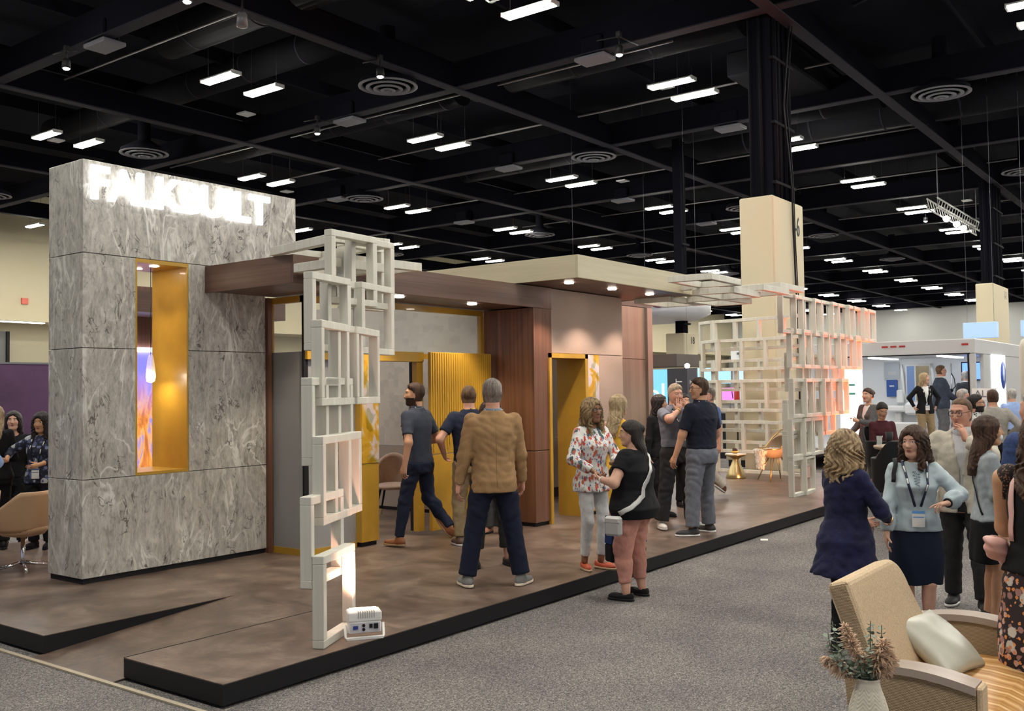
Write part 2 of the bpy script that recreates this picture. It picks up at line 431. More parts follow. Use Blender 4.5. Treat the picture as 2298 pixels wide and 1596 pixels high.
# two short reflective safety tubes on a duct near the top edge
def hoop(x, y, z, L_, lab):
    t = thing('duct_reflector', lab, 'duct clamp', (x, y, z))
    for s in (-1, 1):
        b = MB(); pts = [(.34*math.cos(a), s*L_/2, .34*math.sin(a)) for a in np.linspace(PI*.75, PI*2.0, 14)]
        b.tube([Vector(p) for p in pts], .022, 6); b.build('end_band', mat('greenish_foil', (.35, .42, .38), .3, .4), t, True)
    MB().tube([(.05, -L_/2, -.33), (.05, L_/2, -.33)], .02, 6).build('bar', M_FIX, t, True)
hoop(14.2, 12.3, 10.3, 1.0, 'greenish foil-banded duct section nearest the top edge of the ceiling')
hoop(15.7, 11.9, 10.3, .75, 'smaller greenish foil-banded duct section behind the larger one')
# small round spots clipped to the beams
def make_spot():
    r = thing('spot_lamp', 'small round spot lamp clipped to a ceiling beam', 'spot light', (0, 0, 0), 0, 'small spot lamps on the ceiling beams')
    MB().lathe([(.05, .22), (.09, .18), (.10, 0), (.085, 0)], seg=18).build('lamp_body', M_BLACK, r, True)
    MB().sphere((0, 0, 0), .075, 12, sz=.5).build('bulb', emis('spot_bulb', (1, .90, .84), 60), r, True)
    MB().tube([(0, 0, .2), (0, 0, .42)], .02, 6).box(-.05, .05, -.05, .05, .40, .52).build('clamp', M_BLACK, r, True)
    return r
s0 = make_spot(); used = False
for x, y, z, lb in ((11.0, 15.9, 9.4, 'lit spot lamp nearest the top edge, above the marble wall'), (11.55, 21.3, 9.4, 'lit spot lamp at the upper left, left of the marble wall top'), (19.0, 21.2, 9.4, 'lit spot lamp high above the right end of the marble wall'), (16.5, 16.2, 9.4, 'lit spot lamp in front of the large ringed air diffuser'),
                  (18.8, 11.0, 9.4, 'lit spot lamp left of the wide column shaft'), (47, 11.5, 9.4, 'far lit spot lamp left of the distant column shaft')):
    o = s0 if not used else copy_tree(s0); used = True; o.location = (x, y, z); o['label'] = lb
    nx = min(BX, key=lambda q: abs(q-x)); ny = min(BY, key=lambda q: abs(q-y))
    e = (nx-x, 0) if abs(nx-x) < abs(ny-y) else (0, ny-y)
    MB().tube([(0, 0, .42), (e[0], e[1], .46)], .018, 5).build('bracket_arm', M_BLACK, o, True)
t = thing('unlit_spot_lamp', 'dark unlit track spot lamp on the rail above the marble wall', 'spot light', (12.2, 15.8, 9.3))
MB().lathe([(.06, .25), (.1, .2), (.11, -.05), (.09, -.05)], seg=18).build('lamp_body', mat('dark_lamp_metal', (.10, .10, .11), .4), t, True)
MB().tube([(0, 0, .2), (0, 0, .55)], .02, 6).build('clamp', M_BLACK, t, True)
# junction boxes hanging from beams
def make_jbox():
    r = thing('ceiling_box', 'grey equipment box hung from a ceiling beam', 'equipment box', (0, 0, 0), 0, 'grey equipment boxes under the beams')
    MB().box(-.28, .28, -.42, .42, -.08, .02, .02).build('tray', M_DIFF, r, True)
    MB().box(-.2, .2, -.3, .3, .02, .5, .04).build('body', M_CEIL, r, True)
    return r
j0 = make_jbox(); used = False
for x, y, lb in ((11.9, 20.3, 'grey equipment box on the beam at the upper left above the marble wall'), (19.7, 20.6, 'grey equipment box beside the spot lamp above the right end of the marble wall'), (19.7, 12.2, 'grey equipment box left of the spot lamp near the wide column shaft'), (27.5, 20.7, 'grey equipment box above the left half of the pale canopy'),
              (35.3, 20.6, 'grey equipment box above the corner of the pale canopy'), (43, 20.5, 'small far equipment box left of the wide beige column'), (27.6, 12.3, 'grey equipment box close to the left side of the wide column shaft'), (35, 29, 'small far equipment box above the frame tower'), (27.4, 29.3, 'grey equipment box right of the marble wall top')):
    o = j0 if not used else copy_tree(j0); used = True; o.location = (x, y, 9.83); o['label'] = lb
# thin white square plates and sprinkler pipes
p0 = tag(MB().box(-.2, .2, -.2, .2, -.02, .02).build('ceiling_plate', mat('pale_plate', (.45, .45, .47), .5)), 'small pale square plate under the dark ceiling', 'ceiling plate', 'pale square plates under the ceiling'); used = False
for x, y in ((18.2, 23.4), (28.9, 13.0), (33.6, 19.6), (38.2, 25.6), (23.8, 12.5), (26.3, 31.2), (41.5, 17.0), (47.4, 9.8), (16.2, 30.5)):
    o = p0 if not used else p0.copy()
    if used: COL.objects.link(o)
    used = True; o.location = (x, y, 10.2)
for i, (x, y0, y1) in enumerate(((13.6, 8, 26), (25.5, 8, 30), (33.8, 8, 30), (41, 6, 30), (29.0, -3, 24), (50, 4, 30), (21.4, 11, 32), (9.5, 14, 30))):
    t = MB().tube([(x, y0, 10.45), (x, y1, 10.45)], .03, 6).build('sprinkler_pipe', mat('pipe_grey', (.16, .15, .16), .5))
    tag(t, 'thin grey sprinkler pipe under the dark roof', 'pipe', 'thin sprinkler pipes under the roof')
for i, (x, y) in enumerate(((11.5, 12.0), (22.5, 7.0), (30, 10), (37, 14), (45, 5))):
    for s in (-1,):
        t = MB().tube([(x, y, 10.65), (x+3.4, y+.2, 12.2)], .05, 6).build('roof_brace', M_BEAM)
        tag(t, 'diagonal dark steel brace rising to the black roof', 'brace', 'diagonal braces under the roof')

# columns
def col_thing(name, label, x0, x1, y0, y1, ztop, digits, nm_pipes=10, seed=1, slim=1):
    r = thing(name, label, 'column', ((x0+x1)/2, (y0+y1)/2, 0))
    b = MB().box(x0, x1, y0, y1, 0, ztop, .03); b.build('painted_casing', M_COLTAN, r)
    cx_, cy_ = (x0+x1)/2, (y0+y1)/2; w = (x1-x0)*.30*slim; d = (y1-y0)*.34*slim
    MB().box(cx_-w, cx_+w, cy_-d, cy_+d, ztop, 10.4).build('steel_shaft', M_CEIL, r)
    rr = random.Random(seed)
    for i in range(nm_pipes):
        u = (i+.5)/nm_pipes
        if i % 3 == 2: px_, py_ = cx_-w-.06, cy_-d+2*d*rr.random()
        else: px_, py_ = cx_-w+2*w*u, cy_-d-.05
        MB().tube([(px_, py_, ztop), (px_, py_, 10.3)], .022+.02*rr.random(), 6).build('conduit', M_DUCT if rr.random() < .4 else M_CEIL, r)
    for z in (ztop+.3, ztop+1.6, ztop+3.0): MB().box(cx_-w-.05, cx_+w+.05, cy_-d-.09, cy_-d, z, z+.06).build('conduit_clamp', M_DUCT, r)
    return r
C1 = col_thing('hall_column', 'wide beige column with black conduit-covered shaft behind the booth', 19.65, 21.4, 7.84, 8.6, 5.96, '1-6', 12)
b = MB()
pts = [(x*1.066, 7.80, (z-1.9)*1.066+1.9) for x, z in ((19.5, 9.6), (19.35, 9.0), (19.02, 7.6), (19.25, 6.6), (19.38, 5.9), (19.42, 4.8), (19.52, 3.2), (19.55, .3))]
tag(b.tube(pts, .022, 6).build('hanging_cable', M_BLACK), 'thick black cable hanging down the face of the wide beige column', 'cable')
b = MB(); tag(b.tube([(p[0]+.06+.05*math.sin(i), p[1]-.03, p[2]) for i, p in enumerate(pts)], .012, 6).build('hanging_cable', M_BLACK), 'thinner black cable swinging beside the thick one on the beige column', 'cable')
C2 = col_thing('hall_column', 'distant beige column with dark shaft at the right above the truck', 41.6, 44.6, 7.75, 8.4, 5.85, '', 9, 3)
C3 = col_thing('hall_column', 'small far beige column with dark shaft left of the white lattice', 29.4, 30.4, 14.9, 15.6, 3.75, '18', 1, 5, .6)
def text(s, size, loc, rot, m, name, parent=None, ext=.002, off=0, font_shear=0, sx=1, align='CENTER'):
    c = bpy.data.curves.new(name, 'FONT'); c.body = s; c.size = size; c.extrude = ext; c.offset = off; c.align_x = align; c.align_y = 'CENTER'; c.resolution_u = 3
    o = bpy.data.objects.new(name, c); COL.objects.link(o)
    dg = bpy.context.evaluated_depsgraph_get(); me = bpy.data.meshes.new_from_object(o.evaluated_get(dg)); bpy.data.objects.remove(o)
    R = Matrix.Rotation(rot[2], 4, 'Z') @ Matrix.Rotation(rot[1], 4, 'Y') @ Matrix.Rotation(rot[0], 4, 'X')
    me.transform(Matrix.Translation(Vector(loc)) @ R @ Matrix.Diagonal((sx, 1, 1, 1)))
    return link(name, me, m, parent)
text('1-6', .62, (20.9, 7.83, 5.42), (PI/2, 0, 0), M_BLACK, 'column_number', C1, sx=.62)
text('18', .34, (29.98, 14.895, 3.5), (PI/2, 0, 0), M_BLACK, 'column_number', C3)
text('1-8', .5, (43.9, 7.745, 5.5), (PI/2, 0, 0), M_DIFF, 'column_number', C2, sx=.7)
# ================================================================= the booth
Z0 = .15
plat = thing('booth_platform', 'low brown stage platform with black edge under the whole booth', 'platform', (3.7, 5.0, 0))
outline = [(3.70, 5.0), (19.6, 5.0), (19.6, 11.95), (3.70, 11.95), (3.70, 7.12), (5.40, 7.12), (5.40, 6.06), (3.70, 6.06)]
MB().poly([(3.70, 5.0), (19.6, 5.0), (19.6, 6.06), (3.70, 6.06)], .145, .15).poly([(5.40, 6.06), (19.6, 6.06), (19.6, 7.12), (5.40, 7.12)], .145, .15).poly([(3.70, 7.12), (19.6, 7.12), (19.6, 11.95), (3.70, 11.95)], .145, .15).build('deck', M_DECK, plat)
MB().poly([(3.695, 4.995), (19.6, 4.995), (19.6, 6.06), (3.695, 6.06)], .022, .1445).poly([(5.40, 6.06), (19.6, 6.06), (19.6, 7.12), (5.40, 7.12)], .022, .1445).poly([(3.695, 7.12), (19.6, 7.12), (19.6, 11.95), (3.695, 11.95)], .022, .1445).build('black_fascia', M_BLK2, plat)
MB().poly([(3.80, 5.1), (19.5, 5.1), (19.5, 6.0), (3.80, 6.0)], 0, .022).poly([(3.80, 7.2), (19.5, 7.2), (19.5, 11.85), (3.80, 11.85)], 0, .022).build('underframe', M_BLACK, plat)
MB().prism([(3.60, 6.06, .008), (5.40, 6.06, .1505), (5.40, 7.12, .1505), (3.60, 7.12, .008)], (0, 0, -.007)).build('ramp', M_DECK, plat)
MB().box(3.575, 3.61, 4.95, 12.0, .001, .012).build('edge_strip', mat('beige_edge_strip', (.42, .36, .26), .6), plat)
MB().box(3.70, 5.38, 6.062, 6.069, .12, .152).build('seam', M_BLACK, plat)

mw = thing('marble_wall', 'tall grey veined marble block wall with a lit name sign and window slot', 'feature wall', (4.88, 8.7, Z0))
def slab(x0, x1, z0, z1, y0=8.70, y1=9.32): MB().box(x0+.002, x1-.002, y0, y1, z0+.003, z1-.003, .003).build('marble_panel', M_MARBLE, mw)
slab(4.88, 7.02, .2, 1.12); slab(4.88, 5.43, 1.12, 2.36); slab(6.03, 7.02, 1.12, 2.36); slab(4.88, 5.43, 2.36, 3.26); slab(6.03, 7.02, 2.36, 3.26); slab(4.88, 7.46, 3.26, 4.15)
MB().box(4.90, 7.0, 8.72, 9.30, .15, .21).box(4.90, 5.40, 8.72, 9.30, 1.10, 3.28).box(6.06, 7.0, 8.72, 9.30, 1.1, 3.28).build('recessed_core', M_BLACK, mw)
MB().box(5.43, 5.45, 8.705, 9.32, 1.12, 3.26).box(6.01, 6.03, 8.705, 9.32, 1.12, 3.26).box(5.45, 6.01, 8.705, 9.32, 1.12, 1.15).box(5.45, 6.01, 8.705, 9.32, 3.22, 3.26).build('gold_window_lining', M_GOLD, mw)
for y in (8.85, 9.15):
    dl = MB().lathe([(.045, 3.215), (.05, 3.222)], (5.73, y, 0), 18).build('downlight', M_WARMLAMP, mw)
    spot('downlight_beam', (5.73, y, 3.2), (5.73, y, 0), 9, 75, (1, .85, .6), mw)
M_SIGN = emis('sign_white_light', (1, .99, .97), 1.5)
word = 'FALKBUILT'; xs = [5.02, 5.27, 5.505, 5.755, 6.03, 6.30, 6.505, 6.665, 6.905]
for ch, x in zip(word, xs):
    text(ch, .44, (x, 8.655, 3.915), (PI/2, 0, 0), M_SIGN, 'sign_letter', mw, ext=.02, off=.012)

pl = thing('pendant_lamp', 'clear glass drop pendant lamp hanging in the gold window slot', 'pendant lamp', (5.80, 9.02, 3.22))
MB().tube([(5.80, 9.02, 3.22), (5.80, 9.02, 2.31)], .004, 5).build('cord', M_BLACK, pl)
MB().lathe([(.012, 2.33), (.03, 2.30), (.045, 2.18), (.05, 2.09), (.04, 2.05), (.01, 2.035)], (5.80, 9.02, 0), 16).build('glass_shade', glassy('lamp_glass', (1, .95, .85), .25), pl)
MB().sphere((5.80, 9.02, 2.10), .032, 12).build('bulb', emis('bulb_glow', (1, .93, .8), 22), pl)
area('pendant_light', (5.80, 9.02, 2.06), (0, 0, 0), 2.5, .06, (1, .85, .6), pl)

# glazed partition with gold frame
MB().box(7.02, 7.075, 8.66, 8.78, Z0, 2.97).build('w', M_WALN_V).name = 'walnut_jamb'
tag(bpy.data.objects['walnut_jamb'], 'slim walnut jamb between the marble wall and gold glass frame', 'wood trim')
gp = thing('glass_partition', 'gold-framed glass partition turning the corner beside the marble wall', 'glass partition', (7.08, 8.17, Z0))
g = MB().box(7.08, 7.14, 8.70, 8.76, Z0, 2.97).box(7.08, 7.14, 8.14, 8.76, 2.90, 2.97).box(7.08, 7.14, 8.14, 8.76, Z0, .22)
g.box(7.08, 10.2, 8.14, 8.20, 2.90, 2.97).box(10.14, 10.21, 8.14, 8.20, 2.39, 2.9).box(7.14, 7.85, 8.14, 8.20, Z0, .21)
g.build('gold_frame', M_GOLD, gp)
MB().box(7.1, 8.97, 8.10, 8.20, 2.27, 2.39, .004).box(8.97, 10.2, 8.12, 8.20, 2.31, 2.37).build('door_header', M_GOLD, gp)
MB().box(7.105, 7.115, 8.19, 8.70, .22, 2.9).build('glass_pane', M_GLASS, gp)
MB().box(7.14, 10.14, 8.165, 8.175, 2.39, 2.9).build('glass_pane', M_GLASS, gp)
MB().box(7.14, 7.85, 8.165, 8.175, .21, 2.27).build('glass_pane', M_GLASS, gp)
MB().box(7.095, 7.10, 8.17, 8.70, .22, 2.36).box(7.14, 7.85, 8.155, 8.16, .21, 2.27).build('frosted_film', M_FROST, gp)
MB().box(7.08, 7.14, 8.14, 8.17, .22, 2.9).build('corner_joint', M_BLACK, gp)

M_PRINT = None
def m_flower():
    m, nt, bs = nodes('yellow_blossom_print')
    v = coords(nt, (1, 1, .8), (0, .5, 0))
    f = noise(nt, v, 2.6, 3, .5, 1.2); g = noise(nt, v, 5, 2, .5, .5)
    a = ramp(nt, f, [(.30, (.42, .20, .012)), (.48, (.58, .33, .03)), (.56, (.62, .52, .50)), (.68, (.55, .47, .56)), (.8, (.30, .36, .02))])
    b = ramp(nt, g, [(.40, (.30, .42, .01)), (.47, (1, 1, 1)), (1, (1, 1, 1))])
    L(nt, mix(nt, .55, a, mix(nt, 1.0, a, b, 'MULTIPLY')), bs.inputs['Base Color']); bs.inputs['Roughness'].default_value = .25; return m
M_PRINT = m_flower()
gpn = thing('gold_panel', 'narrow gold wall panel with a yellow flower print on its upper half', 'wall panel', (7.98, 8.2, Z0))
MB().box(7.85, 8.13, 8.06, 8.30, .2, 1.088, .004).box(7.85, 8.13, 8.065, 8.30, 1.094, 2.27).build('gold_core', M_GOLD, gpn)
MB().box(7.86, 8.13, 8.055, 8.064, 1.094, 2.27).build('flower_print', M_PRINT, gpn)
MB().box(7.87, 8.11, 8.09, 8.28, Z0, .2).build('plinth', M_BLACK, gpn)
bd = thing('sliding_door', 'gold ribbed sliding barn door on the glass partition', 'door', (9.55, 8.05, .2))
b = MB().box(8.97, 10.17, 7.99, 8.04, .2, 1.125, .003).box(8.97, 10.17, 7.99, 8.04, 1.135, 2.39, .003)
b.build('door_leaf', M_GOLD, bd)
b = MB()
for i in range(27):
    x = 9.0+i*.0435; zb = 1.16 + (.25 if i < 20 else .1)*abs(math.sin(i*.5))
    b.box(x, x+.022, 7.980, 7.99, zb, 2.38)
tag(b.build('ribs', M_GOLD, bd), kind='stuff')
MB().box(10.02, 10.10, 7.975, 7.99, 1.98, 2.0).build('pull', M_WHITE, bd)
MB().box(8.87, 8.96, 8.2, 8.26, .2, 2.27).build('dark_gap_strip', M_BLACK, gp)  # black strip stands in for the shaded gap beside the sliding door
MB().box(8.86, 8.97, 8.12, 8.2, .2, 2.27).build('gold_jamb', M_GOLD, gp)

def m_wallpaper():
    m, nt, bs = nodes('quarter_circle_wallpaper')
    tc = nt.nodes.new('ShaderNodeTexCoord'); s = nt.nodes.new('ShaderNodeSeparateXYZ'); L(nt, tc.outputs['Object'], s.inputs[0])
    cb = nt.nodes.new('ShaderNodeCombineXYZ'); L(nt, s.outputs['Y'], cb.inputs[0]); L(nt, s.outputs['Z'], cb.inputs[1])
    vo = nt.nodes.new('ShaderNodeTexVoronoi'); vo.distance = 'CHEBYCHEV'; vo.inputs['Scale'].default_value = 10; vo.inputs['Randomness'].default_value = .55
    L(nt, cb.outputs[0], vo.inputs['Vector'])
    sep = nt.nodes.new('ShaderNodeSeparateColor'); L(nt, vo.outputs['Color'], sep.inputs[0])
    c = ramp(nt, sep.outputs[0], [(.0, (.47, .44, .38)), (.55, (.49, .46, .40)), (.72, (.42, .395, .345)), (1, (.44, .415, .365))], 'CONSTANT')
    L(nt, c, bs.inputs['Base Color']); bs.inputs['Roughness'].default_value = .7
    bump(nt, bs, vo.outputs['Distance'], .3, .01); return m
M_PAPER = m_wallpaper()
ww = thing('papered_wall', 'beige patterned papered partition wall with a taupe lower half', 'wall partition', (10.65, 10, Z0))
MB().box(10.6, 10.7, 8.25, 11.9, 1.115, 3.24).build('wallpaper', M_PAPER, ww)
MB().box(10.6, 10.7, 8.25, 11.9, .2, 1.105).build('lower_panel', mat('taupe_lower_panel', (.30, .255, .21), .6), ww)
MB().box(10.61, 10.7, 8.25, 11.9, Z0, .2).build('skirting', M_BLACK, ww)

wp = thing('walnut_portal', 'dark walnut canopy and square pillar framing the booth entrance', 'canopy', (10.2, 7.31, Z0))
MB().box(6.23, 10.42, 7.31, 7.34, 2.97, 3.25, .003).build('front_fascia', M_WALN_H, wp)
MB().box(6.23, 6.26, 7.34, 8.70, 2.97, 3.25).build('side_fascia', M_WALN_HY, wp)
MB().box(6.26, 10.42, 7.34, 8.69, 2.985, 3.24).build('soffit', M_WALN_H, wp)
MB().box(10.21, 10.62, 7.32, 8.14, 1.125, 2.97, .003).box(10.21, 10.62, 7.32, 8.14, .2, 1.115, .003).build('pillar', M_WALN_V, wp)
MB().box(10.23, 10.60, 7.35, 8.12, Z0, .2).build('pillar_plinth', M_BLACK, wp)
MB().box(10.42, 10.62, 7.315, 8.14, 2.97, 3.25).build('pillar_head', M_WALN_V, wp)
for x, y in ((6.95, 7.62), (8.03, 7.62), (9.33, 7.62)):
    MB().lathe([(.055, 2.972), (.06, 2.984)], (x, y, 0), 20).build('downlight', M_WARMLAMP, wp)
    spot('downlight_beam', (x, y, 2.95), (x, y+.05, 0), 42, 95, (1, .86, .66), wp, .04)

tc_ = thing('pale_wood_canopy', 'pale ash wood canopy with downlights over the taupe wall', 'canopy', (11.4, 7.35, 3.25))
MB().box(9.82, 13.02, 6.37, 6.40, 3.25, 3.53, .003).build('front_fascia', M_ASH, tc_)
MB().box(9.82, 9.85, 6.40, 9.0, 3.25, 3.53, .003).build('side_fascia', M_ASHY, tc_)
MB().box(12.99, 13.02, 6.40, 8.0, 3.25, 3.53).build('side_fascia', M_ASHY, tc_)
MB().box(9.85, 12.99, 6.40, 8.0, 3.26, 3.5).box(9.85, 14.6, 8.0, 8.6, 3.26, 3.5).build('soffit', M_WALN_H, tc_)
for x, y in ((10.27, 6.80), (11.32, 6.80), (12.32, 6.78)):
    MB().lathe([(.055, 3.245), (.06, 3.259)], (x, y, 0), 20).build('downlight', M_WARMLAMP, tc_)
    spot('downlight_beam', (x, y, 3.22), (x, y+.12, 0), 60, 100, (1, .80, .66), tc_, .04)

tw = thing('taupe_panel_wall', 'taupe panelled wall with a gold door frame and flower print strip', 'wall partition', (11.5, 7.4, Z0))
MB().box(10.62, 12.5, 7.35, 7.50, 2.395, 3.25, .003).box(11.84, 12.5, 7.35, 7.50, .2, 2.388, .003).build('wall_panel', M_TAUPE, tw)
MB().box(11.47, 11.835, 7.35, 7.50, .2, 2.388).build('flower_print', M_PRINT, tw)
MB().box(10.64, 12.48, 7.37, 7.49, 2.38, 2.4).box(11.5, 12.48, 7.38, 7.48, Z0, .2).build('core', M_BLACK, tw)
MB().box(10.53, 10.585, 7.30, 7.52, Z0, 2.39).box(11.40, 11.47, 7.30, 7.78, Z0, 2.39).box(10.53, 11.47, 7.30, 7.78, 2.33, 2.39).build('gold_door_frame', M_GOLD, tw)
t2 = thing('oak_end_wall', 'beige oak panelled end wall right of the taupe wall', 'wall partition', (13.5, 8.1, Z0))
MB().box(12.52, 14.35, 8.0, 8.25, 2.395, 3.25, .003).box(12.52, 14.35, 8.0, 8.25, 1.125, 2.388, .003).box(12.52, 14.35, 8.0, 8.25, .2, 1.118, .003).build('wall_panel', M_OAKV, t2)
MB().box(14.35, 14.52, 7.95, 8.27, .16, 3.25, .003).build('end_post', M_TAUPE, t2)
MB().box(12.54, 14.33, 8.02, 8.23, Z0, 3.25).build('core', M_BLACK, t2)
dr = thing('dark_green_wall', 'dark green panel wall with outlets seen through the gold door frame', 'wall partition', (12.7, 9.5, Z0))
for z0, z1 in ((.22, 1.12), (1.13, 2.39), (2.40, 3.2)): MB().box(11.9, 13.02, 9.3, 9.4, z0, z1).build('wall_panel', mat('dark_green_laminate', (.052, .068, .062), .5), dr)
MB().box(12.62, 12.70, 9.285, 9.3, .92, 1.05).box(12.42, 12.5, 9.285, 9.3, 1.55, 1.67).build('outlet', M_WHITE, dr)
MB().box(11.9, 13.02, 9.32, 9.4, Z0, .22).build('skirting', M_BLACK, dr)
dg = thing('grey_panel_wall', 'pale grey panel wall with a small white shelf behind the door frame', 'wall partition', (13.7, 9.1, Z0))
for z0, z1 in ((.32, 1.12), (1.13, 3.2)): MB().box(13.05, 15.0, 9.05, 9.15, z0, z1).build('wall_panel', mat('pale_grey_laminate', (.30, .275, .245), .5), dg)
MB().box(13.5, 14.1, 9.035, 9.05, 1.75, 2.5).build('recessed_panel', M_TAUPE, dg)
MB().box(13.3, 14.2, 8.8, 9.05, 1.0, 1.03).build('shelf', M_WHITE, dg)
MB().box(13.2, 15.0, 9.1, 9.15, Z0, .32).build('skirting', M_BLACK, dg)

# behind the marble wall: walnut partition with lit art
aw = thing('art_wall', 'walnut partition with a backlit purple and orange print behind the marble wall', 'wall partition', (7.6, 12, Z0))
def m_art():
    m, nt, bs = nodes('backlit_abstract_print')
    v = coords(nt, (5, 1, .9), (0, .25, 0)); f = noise(nt, v, 1.6, 5, .6, 1.2)
    a = ramp(nt, f, [(.3, (.22, .07, .05)), (.45, (.50, .16, .03)), (.55, (.62, .30, .08)), (.62, (.20, .16, .5)), (.75, (.6, .5, .5))])
    tc = nt.nodes.new('ShaderNodeTexCoord'); s = nt.nodes.new('ShaderNodeSeparateXYZ'); L(nt, tc.outputs['Object'], s.inputs[0])
    mr = nt.nodes.new('ShaderNodeMapRange'); L(nt, s.outputs['Z'], mr.inputs[0]); mr.inputs[1].default_value = 1.6; mr.inputs[2].default_value = 2.25
    c = mix(nt, mr.outputs[0], a, (.16, .15, .62))
    L(nt, c, bs.inputs['Base Color']); L(nt, c, bs.inputs['Emission Color']); bs.inputs['Emission Strength'].default_value = .9; return m
MB().box(7.0, 8.6, 12.04, 12.1, .3, 2.5).build('art_print', m_art(), aw)
MB().box(6.9, 9.6, 12.05, 12.2, 2.5, 3.4).box(6.9, 9.6, 12.12, 12.2, 0, 2.5).build('walnut_panel', M_WALN_V, aw)
MB().box(7.0, 8.6, 12.0, 12.04, 2.5, 2.56).build('light_trough', emis('violet_strip', (.75, .72, 1), 5), aw)

MB().box(7.0, 9.4, 11.2, 11.9, 2.97, 3.25).build('canopy_return', M_WALN_H, aw)
# lattice of square frames
def frame_mesh(w, h, t, bw):
    b = MB(); 
    def bar(x0, x1, z0, z1): b.box(x0, x1, 0, t, z0, z1, .004)
    bar(0, w, 0, bw); bar(0, w, h-bw, h); bar(0, bw, bw, h-bw); bar(w-bw, w, bw, h-bw)
    bmesh.ops.recalc_face_normals(b.bm, faces=b.bm.faces[:])
    me = bpy.data.meshes.new('square_frame'); b.bm.to_mesh(me); b.bm.free(); me.materials.append(M_WHITEWOOD); return me
FR = frame_mesh(.60, .63, .085, .057)
def add_frame(root, x, y, z, deg, me=None):
    o = bpy.data.objects.new('square_frame', me or FR); COL.objects.link(o); o.parent = root
    o.location = Vector((x, y, z))-wloc(root); o.rotation_euler = (0, 0, math.radians(deg)); return o
tower = thing('frame_tower', 'tall stack of whitewashed square wooden frames at the front platform edge', 'sculpture', (4.9, 5.3, Z0))
def along(p, s, back=0):
    a = math.radians(p[3]); return (p[0]+s*math.cos(a)-back*math.sin(a), p[1]+s*math.sin(a)+back*math.cos(a), p[2], p[3])
F1 = (4.60, 5.10, .15, 25); F2 = (4.729, 5.237, .965, 27); F3 = (4.844, 5.371, 1.809, 27); F4 = (5.221, 5.895, 2.242, 16); F0 = (5.672, 6.161, 2.667, 5)
add_frame(tower, *F1)
for p, s, b_, dz in ((F2, 0, 0, 0), (F2, .27, .01, 0), (F3, 0, 0, 0), (F3, .40, .02, 0), (F3, .78, 0, 0), (F4, 0, 0, 0), (F4, .38, .09, 0), (F4, .82, .02, 0), (F0, 0, 0, 0), (F0, .36, .09, .0), (F0, .60, .40, .02)):
    q = along(p, s, b_); add_frame(tower, q[0], q[1], q[2]+dz, q[3])
for p, s, z in ((F1, .0, .555), (F2, .02, 1.385), (F2, .30, 1.39)):
    q = along(p, s, .088); add_frame(tower, q[0], q[1], z, q[3])
def flat_frame(root, x, y, z, deg, w=1.05, d=.62, t=.085):
    b = MB(); bw = .075
    b.box(0, w, 0, bw, 0, t, .004).box(0, w, d-bw, d, 0, t, .004).box(0, bw, bw, d-bw, 0, t, .004).box(w-bw, w, bw, d-bw, 0, t, .004)
    bmesh.ops.recalc_face_normals(b.bm, faces=b.bm.faces[:])
    me = bpy.data.meshes.new('flat_frame'); b.bm.to_mesh(me); b.bm.free(); me.materials.append(M_WHITEWOOD)
    o = bpy.data.objects.new('flat_frame', me); COL.objects.link(o); o.parent = root
    o.location = Vector((x, y, z))-wloc(root); o.rotation_euler = (0, 0, math.radians(deg)); return o
flat_frame(tower, 6.20, 7.62, 3.255, -100, 1.15, .62)
flat_frame(tower, 6.16, 6.64, 3.06, -3, .62, .62)
flat_frame(tower, 6.50, 6.87, 3.15, -5, 1.0, .42)

# flood lamp on the platform
fl = thing('flood_lamp', 'white uplighter flood lamp with control panel at the foot of the frame tower', 'flood light', (4.98, 5.10, Z0), math.radians(-37))
def fl_part(name, fn, m):
    b = MB(); fn(b); return b.build(name, m, fl, True)
fl_part('housing', lambda b: b.box(-.115, .115, -.05, .06, .045, .125, .006).box(-.12, .12, -.055, .09, .125, .195, .008), M_WHITE)
fl_part('cooling_fins', lambda b: [b.box(-.05+.016*i, -.044+.016*i, -.058, .0, .15, .198) for i in range(8)], mat('grey_fin', (.4, .38, .36), .5))
fl_part('control_panel', lambda b: b.box(-.105, .105, -.056, -.049, .05, .118), mat('pale_grey_panel', (.55, .55, .60), .4))
fl_part('display', lambda b: b.box(-.085, -.05, -.060, -.055, .075, .10), mat('blue_display', (.03, .05, .28), .3))
for dx, dz in ((-.01, .10), (-.01, .072)):
    fl_part('socket', lambda b: b.lathe([(.011, 0), (.011, .008)], (dx, -.055, dz), 12, M=Matrix.Rotation(PI/2, 3, 'X')), M_BLACK)
fl_part('power_socket', lambda b: b.box(.03, .052, -.062, -.055, .08, .108), M_BLACK); fl_part('power_socket', lambda b: b.box(.062, .092, -.066, -.055, .075, .11), M_BLACK)
fl_part('bracket', lambda b: b.tube([(-.135, 0, .10), (-.135, -.03, .02), (-.13, -.05, .012), (.13, -.05, .012), (.135, -.03, .02), (.135, 0, .10)], .01, 8).box(-.13, .13, -.062, -.03, .002, .018), M_WHITE)
fl_part('lens', lambda b: b.box(-.095, .095, .0, .08, .195, .2), emis('peach_lens', (1, .66, .5), 6))
spot('flood_beam', (5.06, 5.18, .37), (5.15, 5.62, 1.7), 36, 105, (1, .50, .36), None, .06, .6).name = 'flood_beam'

# far lattice room
lat = thing('frame_lattice', 'spiral screen of white square wooden frames at the far end of the platform', 'sculpture', (16, 7, Z0))
rows = {0: .15, 1: .985, 2: 1.825, 3: 2.665}; rowsb = {0: .565, 1: 1.405, 2: 2.245}
